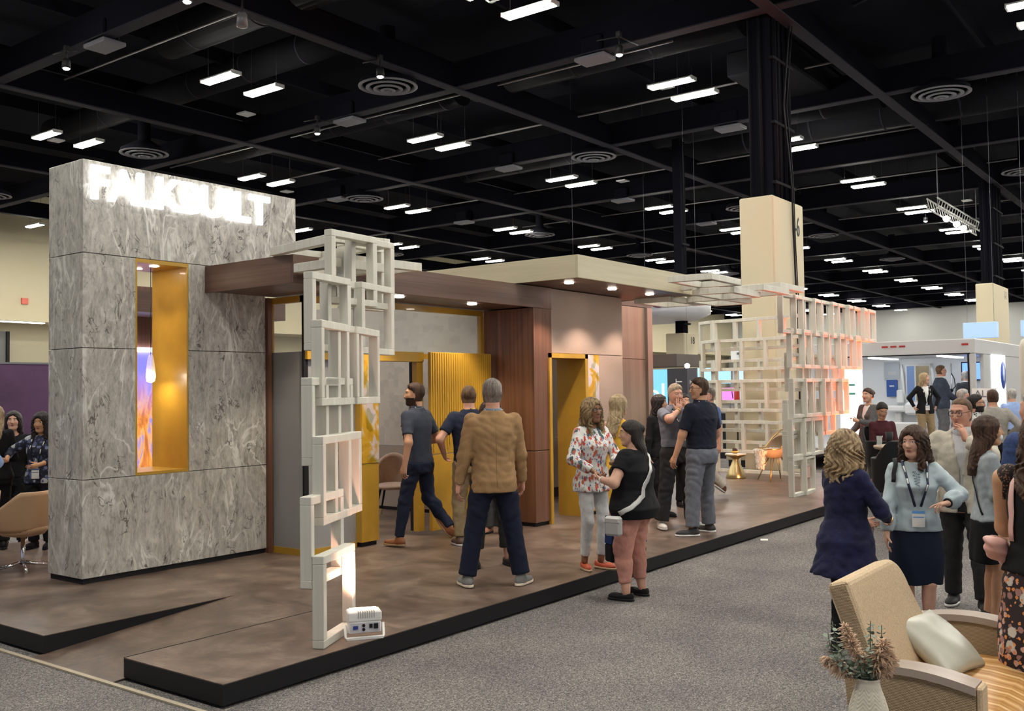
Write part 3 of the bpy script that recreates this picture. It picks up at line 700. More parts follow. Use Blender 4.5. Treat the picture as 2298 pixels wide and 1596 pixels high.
# right wing along X, each row longer as it rises
def wing(x0, y0, n, z, back, step=.44, a0=3, da=0.4):
    for i in range(n):
        a = a0+da*i+(2.2 if i % 2 else -2.2); add_frame(lat, x0+step*i+(.04 if i % 2 else 0), y0+(.0 if i % 2 else .035)+(.11 if back else 0), z, a)
wing(15.0, 5.72, 2, rows[0], 0); wing(15.06, 5.72, 2, rowsb[0], 1); wing(15.0, 5.72, 3, .76, 0); wing(15.1, 5.72, 5, 1.06, 1)
wing(15.0, 5.70, 8, rows[2]+.38, 0); wing(15.04, 5.70, 6, 1.405, 0)
wing(14.66, 5.70, 11, rows[3]+.08, 0)
wing(15.3, 5.75, 6, rows[2], 1)
# left wing seen face on
pts = [(19.25, 9.42), (18.98, 9.02), (18.9, 8.46), (18.82, 7.92), (18.7, 7.36), (18.45, 6.86)]
FRW = frame_mesh(.60, .66, .085, .065)
for i in range(5):
    (xa, ya), (xb, yb) = pts[i], pts[i+1]
    a = math.degrees(math.atan2(yb-ya, xb-xa))
    for z in rows.values(): add_frame(lat, xa, ya, z, a+3, FRW)
    for z in rowsb.values(): add_frame(lat, xa-.09+(xb-xa)*.35-.02, ya+(yb-ya)*.35, z, a+3, FRW)
spot('lattice_flood_beam', (18.95, 5.35, .35), (17.9, 5.75, 2.2), 900, 92, (1, .11, .012), None, .06, .6)
o = MB().box(18.9, 19.1, 5.22, 5.38, .15, .27, .01).build('flood_lamp', M_WHITE); tag(o, 'small white flood lamp on the platform edge at the right end of the lattice', 'flood light')
# overhead flat frames
for x, y, z, dg_ in ((11.55, 5.45, 3.30, 2), (12.45, 5.55, 3.20, 2), (13.35, 5.5, 3.30, 0), (12.5, 6.1, 3.29, 2), (13.4, 6.12, 3.2, 0), (14.0, 5.5, 3.38, 0), (12.9, 6.75, 3.19, 0), (13.9, 6.75, 3.28, 0)):
    flat_frame(lat, x, y, z, dg_, 1.0, .62)
spot('lattice_flood_beam', (18.0, 6.15, .35), (17.5, 5.7, 1.7), 900, 84, (1, .12, .015), None, .08, .7)
spot('lattice_flood_beam', (16.6, 6.6, .35), (17.9, 8.6, 1.4), 60, 100, (1, .45, .2), None, .08, .7)
fl2 = MB().box(17.95, 18.15, 6.12, 6.28, .15, .27, .01).build('flood_lamp', M_WHITE); tag(fl2, 'low white flood lamp on the floor glowing orange inside the far lattice', 'flood light')
# ================================================================= people: distance-field modeller
def surfnet(fn, lo, hi, h):
    lo = np.array(lo, float); hi = np.array(hi, float)
    n = np.maximum(4, np.ceil((hi-lo)/h).astype(int)+1)
    ax = [lo[i]+h*np.arange(n[i]) for i in range(3)]
    X, Y, Z = np.meshgrid(*ax, indexing='ij')
    D = fn(X, Y, Z).astype(np.float32)
    D[0], D[-1], D[:, 0], D[:, -1], D[:, :, 0], D[:, :, -1] = 1, 1, 1, 1, 1, 1
    S = D < 0
    c = [(i, j, k) for i in (0, 1) for j in (0, 1) for k in (0, 1)]
    def sl(A, o): return A[o[0]:n[0]-1+o[0], o[1]:n[1]-1+o[1], o[2]:n[2]-1+o[2]]
    cnt = sum(sl(S, o).astype(np.int8) for o in c)
    act = (cnt > 0) & (cnt < 8)
    idx = -np.ones(act.shape, int); ii = np.argwhere(act); idx[act] = np.arange(len(ii))
    acc = np.zeros((len(ii), 3)); w = np.zeros(len(ii))
    vals = {o: sl(D, o)[act] for o in c}
    for a in c:
        for d in range(3):
            if a[d] == 0:
                b = list(a); b[d] = 1; b = tuple(b)
                va, vb = vals[a], vals[b]; m = (va < 0) != (vb < 0)
                t = np.where(m, va/np.where(m, va-vb, 1), 0)
                p = np.zeros((len(ii), 3)); p += np.array(a); p[:, d] += t
                acc += p*m[:, None]; w += m
    V = lo+h*(ii+acc/w[:, None])
    F = []
    for d in range(3):
        o1, o2 = [(1, 2), (2, 0), (0, 1)][d]
        A = S[tuple(slice(0, -1) if q == d else slice(1, -1) for q in range(3))]
        B = S[tuple(slice(1, None) if q == d else slice(1, -1) for q in range(3))]
        ch = np.argwhere(A != B)
        if not len(ch): continue
        fl = A[tuple(ch.T)]
        base = ch.copy()
        for q in (o1, o2): base[:, q] += 1
        def cell(a, b):
            e = base.copy(); e[:, o1] -= a; e[:, o2] -= b; return idx[tuple(e.T)]
        q = np.stack([cell(1, 1), cell(0, 1), cell(0, 0), cell(1, 0)], 1)
        q[~fl] = q[~fl][:, ::-1]; F.append(q)
    F = np.concatenate(F) if F else np.zeros((0, 4), int)
    F = F[(F >= 0).all(1)]
    return V, F
def np_mesh(name, parts, smooth=True):
    """parts: list of (V, F, material index or per-face array)"""
    Vs, Fs, Ms, k = [], [], [], 0
    for V, F, m in parts:
        if not len(F): continue
        Vs.append(V); Fs.append(F+k); k += len(V)
        Ms.append(np.full(len(F), m) if np.isscalar(m) else m)
    V = np.concatenate(Vs); F = np.concatenate(Fs); Mi = np.concatenate(Ms).astype(np.int32)
    me = bpy.data.meshes.new(name)
    me.vertices.add(len(V)); me.vertices.foreach_set('co', V.astype(np.float32).ravel())
    me.loops.add(len(F)*4); me.loops.foreach_set('vertex_index', F.astype(np.int32).ravel())
    me.polygons.add(len(F)); me.polygons.foreach_set('loop_start', np.arange(0, len(F)*4, 4, dtype=np.int32))
    me.polygons.foreach_set('material_index', Mi)
    me.polygons.foreach_set('use_smooth', np.full(len(F), smooth))
    me.update(calc_edges=True); me.validate(); return me
def smin(a, b, k=.03):
    h = np.clip(.5+.5*(b-a)/k, 0, 1); return b*(1-h)+a*h-k*h*(1-h)
def smax(a, b, k=.02): return -smin(-a, -b, k)
def cone(p, a, b, ra, rb, flat=False):
    X, Y, Z = p; a = np.array(a, float); b = np.array(b, float); ab = b-a; L2 = max(1e-9, (ab**2).sum())
    t0 = ((X-a[0])*ab[0]+(Y-a[1])*ab[1]+(Z-a[2])*ab[2])/L2; t = np.clip(t0, 0, 1)
    d = np.sqrt((X-a[0]-t*ab[0])**2+(Y-a[1]-t*ab[1])**2+(Z-a[2]-t*ab[2])**2)-(ra+(rb-ra)*t)
    if flat: d = np.maximum(d, (t0-1)*math.sqrt(L2))
    return d
def ell(p, c, r, R=None):
    q = [p[i]-c[i] for i in range(3)]
    if R is not None: q = [R[0][i]*q[0]+R[1][i]*q[1]+R[2][i]*q[2] for i in range(3)]
    k = np.sqrt(sum((q[i]/r[i])**2 for i in range(3))); return (k-1)*min(r)
def stack(p, lv, lean=None, pw=2.3):
    """body of elliptic levels: (z, half width, half depth, y centre, x centre)"""
    X, Y, Z = p; lv = np.array(sorted(lv)); zs = lv[:, 0]
    zz = np.clip(Z, zs[0], zs[-1])
    f = lambda i: np.interp(zz, zs, lv[:, i])
    w, d = f(1), f(2); x = X-f(4); y = Y-f(3)
    k = (np.abs(x/w)**pw+np.abs(y/d)**pw)**(1/pw)
    e = (k-1)*np.minimum(w, d)
    return np.maximum(e, np.maximum(zs[0]-Z, Z-zs[-1]))
def folds(p, amp, fx=22, seed=0.):
    X, Y, Z = p
    return amp*(np.sin(fx*X+3.1*np.sin(9*Z+seed)+seed)*np.sin(fx*.8*Z+2.5*np.sin(14*Y+seed*2)+1.3)+.6*np.sin(fx*2.1*Z+4*np.sin(11*X+seed)))
def ik(a, b, l1, l2, hint):
    """middle joint of a two-bone limb from a to b bending toward hint"""
    a = np.array(a, float); b = np.array(b, float); ab = b-a; d = np.linalg.norm(ab); d = min(max(d, 1e-4), (l1+l2)*.999)
    u = ab/np.linalg.norm(ab); x = (l1*l1-l2*l2+d*d)/(2*d); hgt = math.sqrt(max(0, l1*l1-x*x))
    h = np.array(hint, float); h = h-u*h.dot(u); n = np.linalg.norm(h); h = h/n if n > 1e-6 else np.array([0, 0, 0])
    return a+u*x+h*hgt, a+u*d
def nrm(v): v = np.array(v, float); return v/max(1e-9, np.linalg.norm(v))

def skin_mat(name, col):
    return mat('skin_'+name, col, .5, nz=(18, .06), spec=.35)
SK = {'fair': skin_mat('fair', (.62, .36, .26)), 'ruddy': skin_mat('ruddy', (.60, .31, .22)), 'tan': skin_mat('tan', (.50, .27, .17)), 'brown': skin_mat('brown', (.26, .125, .07)), 'warm': skin_mat('warm', (.55, .30, .17))}
M_LIP = mat('lips', (.42, .10, .09), .4); M_LIPR = mat('rose_lips', (.36, .10, .09), .4)
M_EYEW = mat('eye_white', (.72, .70, .66), .2); M_IRIS = mat('dark_iris', (.03, .018, .012), .15); M_BROW = mat('eyebrow_hair', (.07, .04, .025), .8)
def hair_mat(name, c1, c2, sc=1):
    key = 'hair_'+name
    if key in MATS: return MATS[key]
    m, nt, bs = nodes(key)
    v = coords(nt, (60*sc, 60*sc, 5*sc)); v2 = coords(nt, (9, 9, 3))
    f = noise(nt, v, 1, 3, .6, .6); g = noise(nt, v2, 1.4, 3, .6, 1)
    a = N(nt, 'ShaderNodeMath', operation='ADD'); L(nt, f, a.inputs[0]); L(nt, g, a.inputs[1])
    b = N(nt, 'ShaderNodeMath', operation='MULTIPLY'); L(nt, a.outputs[0], b.inputs[0]); b.inputs[1].default_value = .5
    L(nt, ramp(nt, b.outputs[0], [(.38, c1), (.60, c2)]), bs.inputs['Base Color'])
    bs.inputs['Roughness'].default_value = .55; bs.inputs['Specular IOR Level'].default_value = .25; bump(nt, bs, f, .7, .006); MATS[key] = m; return m
HR = {'black': hair_mat('black', (.010, .008, .008), (.035, .027, .025)), 'darkbrown': hair_mat('darkbrown', (.022, .012, .008), (.085, .045, .028)),
      'brown': hair_mat('brown', (.05, .027, .016), (.16, .09, .05)), 'blond': hair_mat('blond', (.20, .13, .065), (.52, .40, .24)),
      'honey': hair_mat('honey', (.07, .042, .02), (.42, .29, .15)), 'greybrown': hair_mat('greybrown', (.09, .075, .065), (.26, .22, .19)),
      'grey': hair_mat('grey', (.20, .19, .18), (.46, .44, .42)), 'sandy': hair_mat('sandy', (.30, .20, .13), (.58, .46, .34)), 'ombre': hair_mat('ombre', (.10, .055, .03), (.48, .35, .20))}
def fabric(name, col, rough=.85, nz=(30, .10), weave=160, st=.25):
    return mat(name, col, rough, spec=.2, nz=nz, bmp=(weave, st, .004))

def head_field(p, fem):
    """head in its own frame: origin mid head, y forward"""
    X, Y, Z = p; AX = np.abs(X)
    q = (AX, Y, Z)
    jw = .054 if fem else .060
    d = ell(p, (0, -.012, .030), (.073, .094, .088))
    d = smin(d, ell(p, (0, .018, -.038), (jw, .068, .078)), .035)
    d = smin(d, ell(q, (.028, .055, -.022), (.030, .026, .030)), .03)       # cheeks
    d = smin(d, ell(p, (0, .068, -.096), (.020, .017, .015)), .03)          # chin
    d = smin(d, cone(q, (.050, .0, -.045), (.022, .055, -.092), .022, .018), .03)  # jaw line
    d = smin(d, cone(q, (.012, .079, .036), (.040, .066, .036), .010, .009), .018)  # brow
    d = smax(d, -ell(q, (.031, .093, .014), (.017, .016, .012)), .014)       # eye sockets
    d = smin(d, ell(q, (.031, .070, .013), (.0135, .0125, .0125)), .004)
    d = smin(d, cone(q, (.020, .081, .020), (.041, .075, .018), .0036, .003), .006)  # upper lid
    d = smin(d, cone(p, (0, .084, .018), (0, .104, -.022), .0075, .0115), .012)     # nose
    d = smin(d, ell(q, (.011, .093, -.027), (.008, .009, .007)), .007)
    d = smin(d, cone(p, (-.019, .081, -.053), (.019, .081, -.053), .0055, .0055), .012)
    d = smin(d, cone(p, (0, .0885, -.050), (0, .0885, -.050), .006, .006), .012)
    d = smin(d, cone(p, (-.012, .084, -.0605), (.012, .084, -.0605), .0065, .0065), .008)
    d = smax(d, -cone(p, (-.020, .0965, -.0552), (.020, .0965, -.0552), .0022, .0022), .003)
    e = ell(q, (.076, -.004, -.002), (.010, .019, .031)); e = smax(e, -ell(q, (.087, .002, .0), (.008, .010, .019)), .006)
    d = smin(d, e, .01)
    return d
def hair_field(p, style, fem, seed=0., base=None):
    X, Y, Z = p; AX = np.abs(X); q = (AX, Y, Z)
    th = np.arctan2(X, -Y)
    strand = .0022*np.sin(th*38+6*np.sin(Z*22+seed)+seed)
    cap = lambda g: ell(p, (0, -.014, .030), (.076+g, .098+g, .090+g))
    if style in ('short', 'buzz', 'receding'):
        g = {'short': .010, 'buzz': .004, 'receding': .005}[style]
        d = base if base is not None else head_field(p, fem)
        hl = {'short': .024, 'buzz': .026, 'receding': .046}[style]
        front = Y*.62-(Z-hl)+.10*np.maximum(AX-.03, 0)-(.0 if style != 'receding' else .25*np.maximum(.02-AX, 0))
        side = Y-.018-.95*np.maximum(Z-.02, 0)
        m = np.maximum(np.maximum(np.where(Y > .012, front, -1), side), -.074-Z)
        m = np.maximum(m, -ell(q, (.080, .004, -.012), (.018, .018, .034)))
        th_ = (g*.8+.008*np.clip((Z-.04)/.06, 0, 1)*(style == 'short'))*np.clip(-m/.030, 0, 1)**.8*np.clip((Z+.10)/.08, .25, 1)+.0016
        d = d-th_
        return smax(d, m, .003)+strand*.8*np.clip(-m/.02, 0, 1)
    face = ell(p, (0, .106, -.030), (.060, .078, .104))
    if style in ('long', 'longwavy', 'curly', 'shoulder', 'straightlong'):
        Lz = {'long': -.34, 'longwavy': -.33, 'curly': -.25, 'shoulder': -.24, 'straightlong': -.36}[style]
        vol = {'long': .014, 'longwavy': .022, 'curly': .034, 'shoulder': .022, 'straightlong': .012}[style]
        d = cap(vol*.75)
        wd = .085+vol
        lv = [(Lz, wd*.62, .042, -.118, 0), (Lz+.06, wd*.92, .052, -.112, 0), (-.16, wd*1.06, .070, -.068, 0), (-.06, wd*1.05, .088, -.022, 0), (.04, wd*.98, .098, -.014, 0), (.08, wd*.75, .08, -.014, 0)]
        if style == 'curly': lv = [(Lz, wd*.80, .070, -.062, 0), (Lz+.07, wd*1.10, .092, -.050, 0), (-.12, wd*1.16, .102, -.028, 0), (-.03, wd*1.08, .105, -.02, 0), (.04, wd*.98, .105, -.014, 0), (.09, wd*.7, .08, -.014, 0)]
        d = smin(d, stack(p, lv, pw=2.1), .03)
        if style in ('longwavy', 'shoulder', 'curly'):       # locks over the front of the shoulders
            fw_ = cone(q, (.070, .035, -.02), (.078, .060, Lz+.05), .030, .026)
            d = smin(d, fw_, .03)
        d = smax(d, -face, .016)
        if style != 'curly': d = smax(d, -cone(p, (0, .02, -.11), (0, .04, -.40), .045, .060), .01)
        else: d = smax(d, -cone(p, (0, .03, -.11), (0, .06, -.40), .040, .055), .01)
        am = {'long': .0035, 'longwavy': .007, 'curly': .012, 'shoulder': .006, 'straightlong': .002}[style]
        wav = am*np.sin(th*13+5*np.sin(Z*26+seed)+2*np.sin(Z*55+X*20))+am*.5*np.sin(th*29+7*np.sin(Z*38+1.7+seed))
        fade = np.clip((.08-Z)/.12, .25, 1)
        return d+wav*fade+strand*.6
    if style in ('bun', 'updo', 'halfup'):
        d = cap(.010); d = smin(d, ell(p, (0, -.06, -.02), (.062, .055, .07)), .02)
        d = smax(d, -face, .015); d = smax(d, (Y*.75-(Z-.055)-.05), .012); d = smax(d, -.075-Z, .01)
        if style == 'bun': d = smin(d, ell(p, (0, -.135, .045), (.042, .038, .040))+.004*np.sin(X*90+Z*60), .012)
        if style == 'updo': d = smin(d, ell(p, (0, -.115, .0), (.045, .030, .05)), .02)
        if style == 'halfup':
            d = smin(d, stack(p, [(-.27, .060, .035, -.115, 0), (-.15, .085, .05, -.09, 0), (-.05, .088, .07, -.045, 0), (.03, .08, .08, -.02, 0)], pw=2.1), .03)
            d = smin(d, ell(p, (0, -.115, .035), (.038, .028, .034)), .015)
            d = smax(d, -cone(p, (0, .03, -.11), (0, .03, -.35), .05, .06), .01)
        return d+strand
    return cap(.01)

def hand_parts(wr, d, n, side, curl=(.5, .55, .6, .65), thumb=.6, s=1.0, spread=.10, h=.0052):
    """wr wrist, d finger direction, n palm normal (palm faces n); side +1 thumb toward n x d"""
    d = nrm(d); n = nrm(np.array(n)-d*np.dot(n, d)); u = np.cross(n, d)*side
    wr = np.array(wr, float); P = lambda a, b, c: wr+(d*a+u*b+n*c)*s
    segs = []
    for k, off in enumerate((.026, .009, -.009, -.026)):
        segs.append((P(.0, off*.55, 0), P(.082-.006*abs(k-1), off, 0), .0145*s, .0120*s))
    segs.append((P(.0, .0, 0), P(.055, .0, 0), .024*s, .020*s))
    segs.append((P(.005, .018, .004), P(.045, .040, .010), .017*s, .013*s))
    fing = []
    lens = ((.040, .026, .020), (.045, .030, .021), (.041, .028, .020), (.032, .021, .018))
    for k, off in enumerate((.028, .0095, -.0095, -.027)):
        a = P(.082-.006*abs(k-1), off, 0); ang = 0.15*curl[k]; lat = spread*(1.4-k)*.6
        r = (.0086, .0082, .0078, .0070)[k]*s
        for j in range(3):
            ang += curl[k]*(.55, .85, .7)[j]
            dirv = nrm(d*math.cos(ang)+n*math.sin(ang)+u*lat*math.cos(ang)); b = a+dirv*lens[k][j]*s
            fing.append((a, b, r, r*.93)); a = b; r *= .94
    a = P(.040, .040, .010); ang = .45
    for j, ln in enumerate((.034, .028)):
        dirv = nrm(d*math.cos(.6-.25*thumb)+u*math.sin(.85-.5*thumb)*1.1+n*(.35+.5*thumb*j)); b = a+dirv*ln*s
        fing.append((a, b, .0105*s*(1-.08*j), .0095*s*(1-.1*j))); a = b
    allp = np.array([q for sg in segs+fing for q in sg[:2]])
    lo = allp.min(0)-.03; hi = allp.max(0)+.03
    def fn(X, Y, Z):
        p = (X, Y, Z); D = None
        for a_, b_, r1, r2 in segs:
            e = cone(p, a_, b_, r1, r2); D = e if D is None else smin(D, e, .012)
        for a_, b_, r1, r2 in fing: D = smin(D, cone(p, a_, b_, r1, r2), .0025)
        return D
    V, F = surfnet(fn, lo, hi, h); return V, F

PEOPLE = []
def person(label, loc, face_deg, H=1.75, fem=False, girth=1.0, skin='fair', hair=('short', 'brown'), head=(0, 0, 0), lean=(0, 0),
           feet=((-.10, 0), (.10, 0)), foot_ang=(8, -8), foot_lift=(0, 0), hands=(None, None), elbow=((-.4, -1, -.3), (.4, -1, -.3)), palm=(None, None), hdir=(None, None), curl=.55,
           top=None, bottom=None, shoes=None, lanyard=None, glasses=None, extras=None, group=None, res=.013, hres=.0062, hip_dx=0., shoulder=1.0, lips=None, seat=None, beard=None, armx=1.0, armg=1.0, bust=0., face=True, legs=True, knee_fwd=(0., 0.)):
    """local frame: x to the person's right, y forward, z up; units metres"""
    rz = math.radians(face_deg-90)
    root = thing('person', label, 'person', loc, rz, group)
    k = H/1.75
    hipz, kneez, anklez = .915*k, .49*k, .085*k
    shz = 1.435*k; sw = (.165 if fem else .195)*k*shoulder; hw = .09*k
    if seat is not None: dz = seat-hipz+.02; 
    else: dz = 0.
    lx, ly = lean
    g = girth
    hipc = np.array([hip_dx, 0, hipz+dz]); chest = np.array([hip_dx+lx*.75, ly*.75, 1.27*k+dz]); sh = np.array([hip_dx+lx, ly, shz+dz])
    neckb = sh+np.array([0, -.005, .035*k]); hc = np.array([hip_dx+lx*1.12, ly*1.2+.022*k, 1.635*k+dz])
    SL, SR = sh+np.array([-sw*.93*armx, 0, -.028*k]), sh+np.array([sw*.93*armx, 0, -.028*k])
    # ---- levels of the torso
    xo = lambda z: hip_dx+lx*np.clip((z-hipz-dz)/(shz-hipz), 0, 1.1); yo = lambda z: ly*np.clip((z-hipz-dz)/(shz-hipz), 0, 1.1)
    def lvls(inf=0., z_lo=None, z_hi=None):
        if fem: T = [(.80, .165, .115, -.01), (.90, .178, .120, -.012), (1.00, .155, .108, 0), (1.08, .138, .098, .004), (1.18, .145, .104, .006+bust*.4), (1.27, .158, .112+bust, .012+bust*.6), (1.35, .156, .096+bust*.4, .0), (1.41, .128, .078, -.01), (1.445, .088, .064, -.012), (1.475, .062, .055, -.012)]
        else: T = [(.80, .158, .112, -.01), (.90, .165, .115, -.01), (1.00, .160, .112, 0), (1.10, .162, .110, .004), (1.20, .176, .115, .006), (1.30, .190, .118, .002), (1.37, .184, .102, -.004), (1.43, .148, .082, -.01), (1.465, .100, .068, -.012), (1.495, .070, .060, -.012)]
        out = []
        for z, w, d, y in T:
            gg = g if 0.85 < z < 1.32 else 1+(g-1)*.65
            z_ = z*k+dz
            out.append((z_, w*k*gg*(shoulder if z > 1.25 else 1)+inf, d*k*(1+(gg-1)*1.25)+inf, y*k+float(yo(z_)), float(xo(z_))))
        return out
    # ---- limbs
    ua, fa = .300*k, .255*k
    arms = []
    for s, S_, hnd, el in ((-1, SL, hands[0], elbow[0]), (1, SR, hands[1], elbow[1])):
        if hnd is None: hnd = (s*(sw/k+.085+.05*(g-1)), .03, .80)
        hb = np.array([hnd[0]*k, hnd[1]*k, hnd[2]*k+(dz if seat is not None else 0)])
        E_, W_ = ik(S_, hb, ua, fa, el); arms.append((S_, E_, W_))
    th, sn = (hipz-kneez)*1.01, (kneez-anklez)*1.01
    legsj = []
    for i, s in ((0, -1), (1, 1)):
        Hp = hipc+np.array([s*hw, 0, 0]); fx, fy = feet[i]
        A = np.array([fx*k, fy*k, anklez+foot_lift[i]])
        Kn, A2 = ik(Hp, A, th, sn, (s*.12, 1+knee_fwd[i], .0)); legsj.append((Hp, Kn, A2))
    gl = 1+(g-1)*.8
    def armf(p, i, inf=0., upto=2.0, k0=.028):
        S_, E_, W_ = arms[i]; fem_ = .86 if fem else 1.0
        r0, r1, r2, r3 = .050*k*gl*fem_, .044*k*gl*fem_, .042*k*gl*fem_, .028*k*(1+(gl-1)*.5)*fem_
        r0, r1, r2 = r0*armg, r1*armg, r2*armg
        if upto <= 1:
            e = S_+(E_-S_)*upto; return cone(p, S_, e, r0+inf, r0+(r1-r0)*upto+inf, True)
        d = cone(p, S_, E_, r0+inf, r1+inf)
        w = E_+(W_-E_)*min(1, upto-1)
        return smin(d, cone(p, E_, w, r2+inf, r2+(r3-r2)*min(1, upto-1)+inf*.8, upto < 2), k0)
    def legf(p, i, inf=0., upto=2.0, flare=0.):
        Hp, Kn, A = legsj[i]
        r0, r1, r2, r3 = .088*k*gl, .058*k*gl, .055*k*gl, .036*k*(1+(gl-1)*.4)
        if upto <= 1:
            return cone(p, Hp, Hp+(Kn-Hp)*upto, r0+inf, r0+(r1-r0)*upto+inf, True)
        calf = Kn+(A-Kn)*.33+np.array([0, -.008, 0]); u2 = min(1, upto-1)
        d = cone(p, Hp, Kn, r0+inf, r1+inf)
        e = Kn+(A-Kn)*u2
        d = smin(d, cone(p, Kn, e, r2+inf, r2+(r3-r2)*u2+inf+flare, upto < 2), .03)
        d = smin(d, ell(p, calf, (.046*k*gl+inf*.6, .050*k*gl+inf*.6, .11*k)), .03)
        return d
    allj = np.array([q for a in arms for q in a]+([q for a in legsj for q in a] if legs else [])+[hc])
    pad = .21*k*max(1, g)
    blo = np.array([min(allj[:, 0].min()-.1, -.22*g), min(allj[:, 1].min()-.1, -.20*g), 0]); bhi = np.array([max(allj[:, 0].max()+.1, .22*g), max(allj[:, 1].max()+.12, .24*g), sh[2]+.16*k])
    # ---- body: one continuous mesh; head and hands meshed finer
    cs, cy_, cx_ = head
    Rz = Matrix.Rotation(math.radians(cs), 3, 'Z') @ Matrix.Rotation(math.radians(cy_), 3, 'X') @ Matrix.Rotation(math.radians(cx_), 3, 'Y')
    Rn = np.array(Rz); hk = k*1.0*(H/1.75)**-.45*1.02
    def to_head(X, Y, Z):
        q = [(X-hc[0])/hk, (Y-hc[1])/hk, (Z-hc[2])/hk]
        return tuple(Rn[0][i]*q[0]+Rn[1][i]*q[1]+Rn[2][i]*q[2] for i in range(3))
    hb_ = hc+Rn @ np.array([0, -.030, -.07])*hk
    nr = (.048 if fem else .058)*k*(1+(g-1)*.4)
    need_torso = True
    def fbody(X, Y, Z):
        p = (X, Y, Z)
        d = stack(p, lvls(-.006))
        d = smin(d, cone(p, neckb+np.array([0, 0, -.03]), hb_, nr*1.08, nr), .03)
        for i in (0, 1):
            S_, E_, W_ = arms[i]; e = armf(p, i); sl_ = (top or {}).get('sleeve', .6)
            if sl_ > .3:
                tt = np.clip(((X-S_[0])*(E_-S_)[0]+(Y-S_[1])*(E_-S_)[1]+(Z-S_[2])*(E_-S_)[2])/((E_-S_)**2).sum(), 0, 1)+np.clip(((X-E_[0])*(W_-E_)[0]+(Y-E_[1])*(W_-E_)[1]+(Z-E_[2])*(W_-E_)[2])/((W_-E_)**2).sum(), 0, 1)
                e = e+.010*np.clip((sl_-.12-tt)/.1, 0, 1)
            d = smin(d, e, .03)
        if legs:
            cov = Z > (.0 if (bottom or {}).get('kind', 'trousers') == 'trousers' else 9)
            zc = anklez+(kneez-anklez)*(2.04-(bottom or {}).get('upto', 1.97)+.06)
            zsk = (bottom or {}).get('len', 9)*k if (bottom or {}).get('kind') == 'skirt' else 99
            for i in (0, 1): d = smin(d, legf(p, i)+.010*np.where(cov, np.clip((Z-zc)/.05, 0, 1), 0)+.03*np.clip((Z-zsk)/.04, 0, 1), .03)
        return d
    parts = []
    V, F = surfnet(fbody, blo-np.array([.06, .06, .0]), bhi, res); parts.append((V, F, 0))
    def fhead(X, Y, Z):
        q = to_head(X, Y, Z); d = head_field(q, fem)*hk
        return smin(d, cone((X, Y, Z), neckb+np.array([0, 0, .01]), hb_, nr*1.02, nr*.98), .025)
    R_ = .155*hk
    V, F = surfnet(fhead, hc-np.array([R_, R_, R_*1.12]), hc+np.array([R_, R_, R_*.9]), hres)
    fc = V[F].mean(1); q = np.stack(to_head(*fc.T), 1); ax = np.abs(q[:, 0]); mi = np.zeros(len(F), int)
    if face:
        ed = np.sqrt((ax-.031)**2+(q[:, 1]-.070)**2+(q[:, 2]-.013)**2)
        eye = (((ax-.031)/.0132)**2+((q[:, 2]-.0125)/.0062)**2 < 1) & (q[:, 1] > .06); mi[eye] = 1
        mi[eye & (np.hypot(ax-.031, q[:, 2]-.013) < .0060)] = 2
        lip = (q[:, 1] > .078) & (q[:, 2] > -.0670) & (q[:, 2] < -.0465) & (ax < .019-1.1*np.abs(q[:, 2]+.0560)); mi[lip] = 3
        brow = (q[:, 1] > .058) & (q[:, 2] > .0315+.0-.3*np.maximum(ax-.038, 0)) & (q[:, 2] < .0385-.3*np.maximum(ax-.038, 0)) & (ax > .014) & (ax < .05); mi[brow] = 4
    parts.append((V, F, mi))
    for i, s in ((0, -1), (1, 1)):
        S_, E_, W_ = arms[i]
        fd = nrm(W_-E_) if hdir[i] is None else nrm(hdir[i])
        pn = palm[i] if palm[i] is not None else (-s, 0, 0)
        cc = curl[i] if isinstance(curl, (tuple, list)) else curl
        cu = cc if isinstance(cc, (tuple, list)) else (cc*.9, cc, cc*1.08, cc*1.2)
        nn = nrm(np.array(pn, float)); sgn = -s
        # thumb side: right hand, palm facing inwards (-x), fingers down -> thumb forward
        V, F = hand_parts(W_-fd*.008, fd, nn, -s, cu, .6, .98*k*(.93 if fem else 1.03), .1, hres*.92 if hres < .007 else hres)
        parts.append((V, F, 0))
    hair_style, hair_col = hair
    bm_ = [SK[skin], M_EYEW, M_IRIS, lips or (M_LIPR if fem else mat('plain_lips', (.46, .19, .15), .5)), HR[hair_col] if hair_col not in ('grey', 'sandy') else mat('pale_brow', (.30, .22, .16), .8)]
    body = link('body', np_mesh('body', parts), bm_, root, True)
    # ---- hair
    if hair_style != 'none':
        hs = hair_style; ext_ = .46 if hs in ('long', 'longwavy', 'curly', 'shoulder', 'straightlong', 'halfup') else .19
        def fhair(X, Y, Z): return hair_field(to_head(X, Y, Z), hs, fem, len(label)*.7, fhead(X, Y, Z)/hk if hs in ('short', 'receding') else None)*hk
        R_ = .19*hk
        V, F = surfnet(fhair, hc-np.array([R_, R_+.02, ext_*hk]), hc+np.array([R_, R_, .17*hk]), hres)
        if len(F): link('hair', np_mesh('hair', [(V, F, 0)]), HR[hair_col], root, True)
    # ---- clothes
    tp = dict(kind='tee', mat=None, sleeve=.6, hem=.93, neck=.0, inf=.012, fold=.004); tp.update(top or {})
    kd = tp['kind']; zh = tp['hem']*k+dz
    inf = tp['inf']
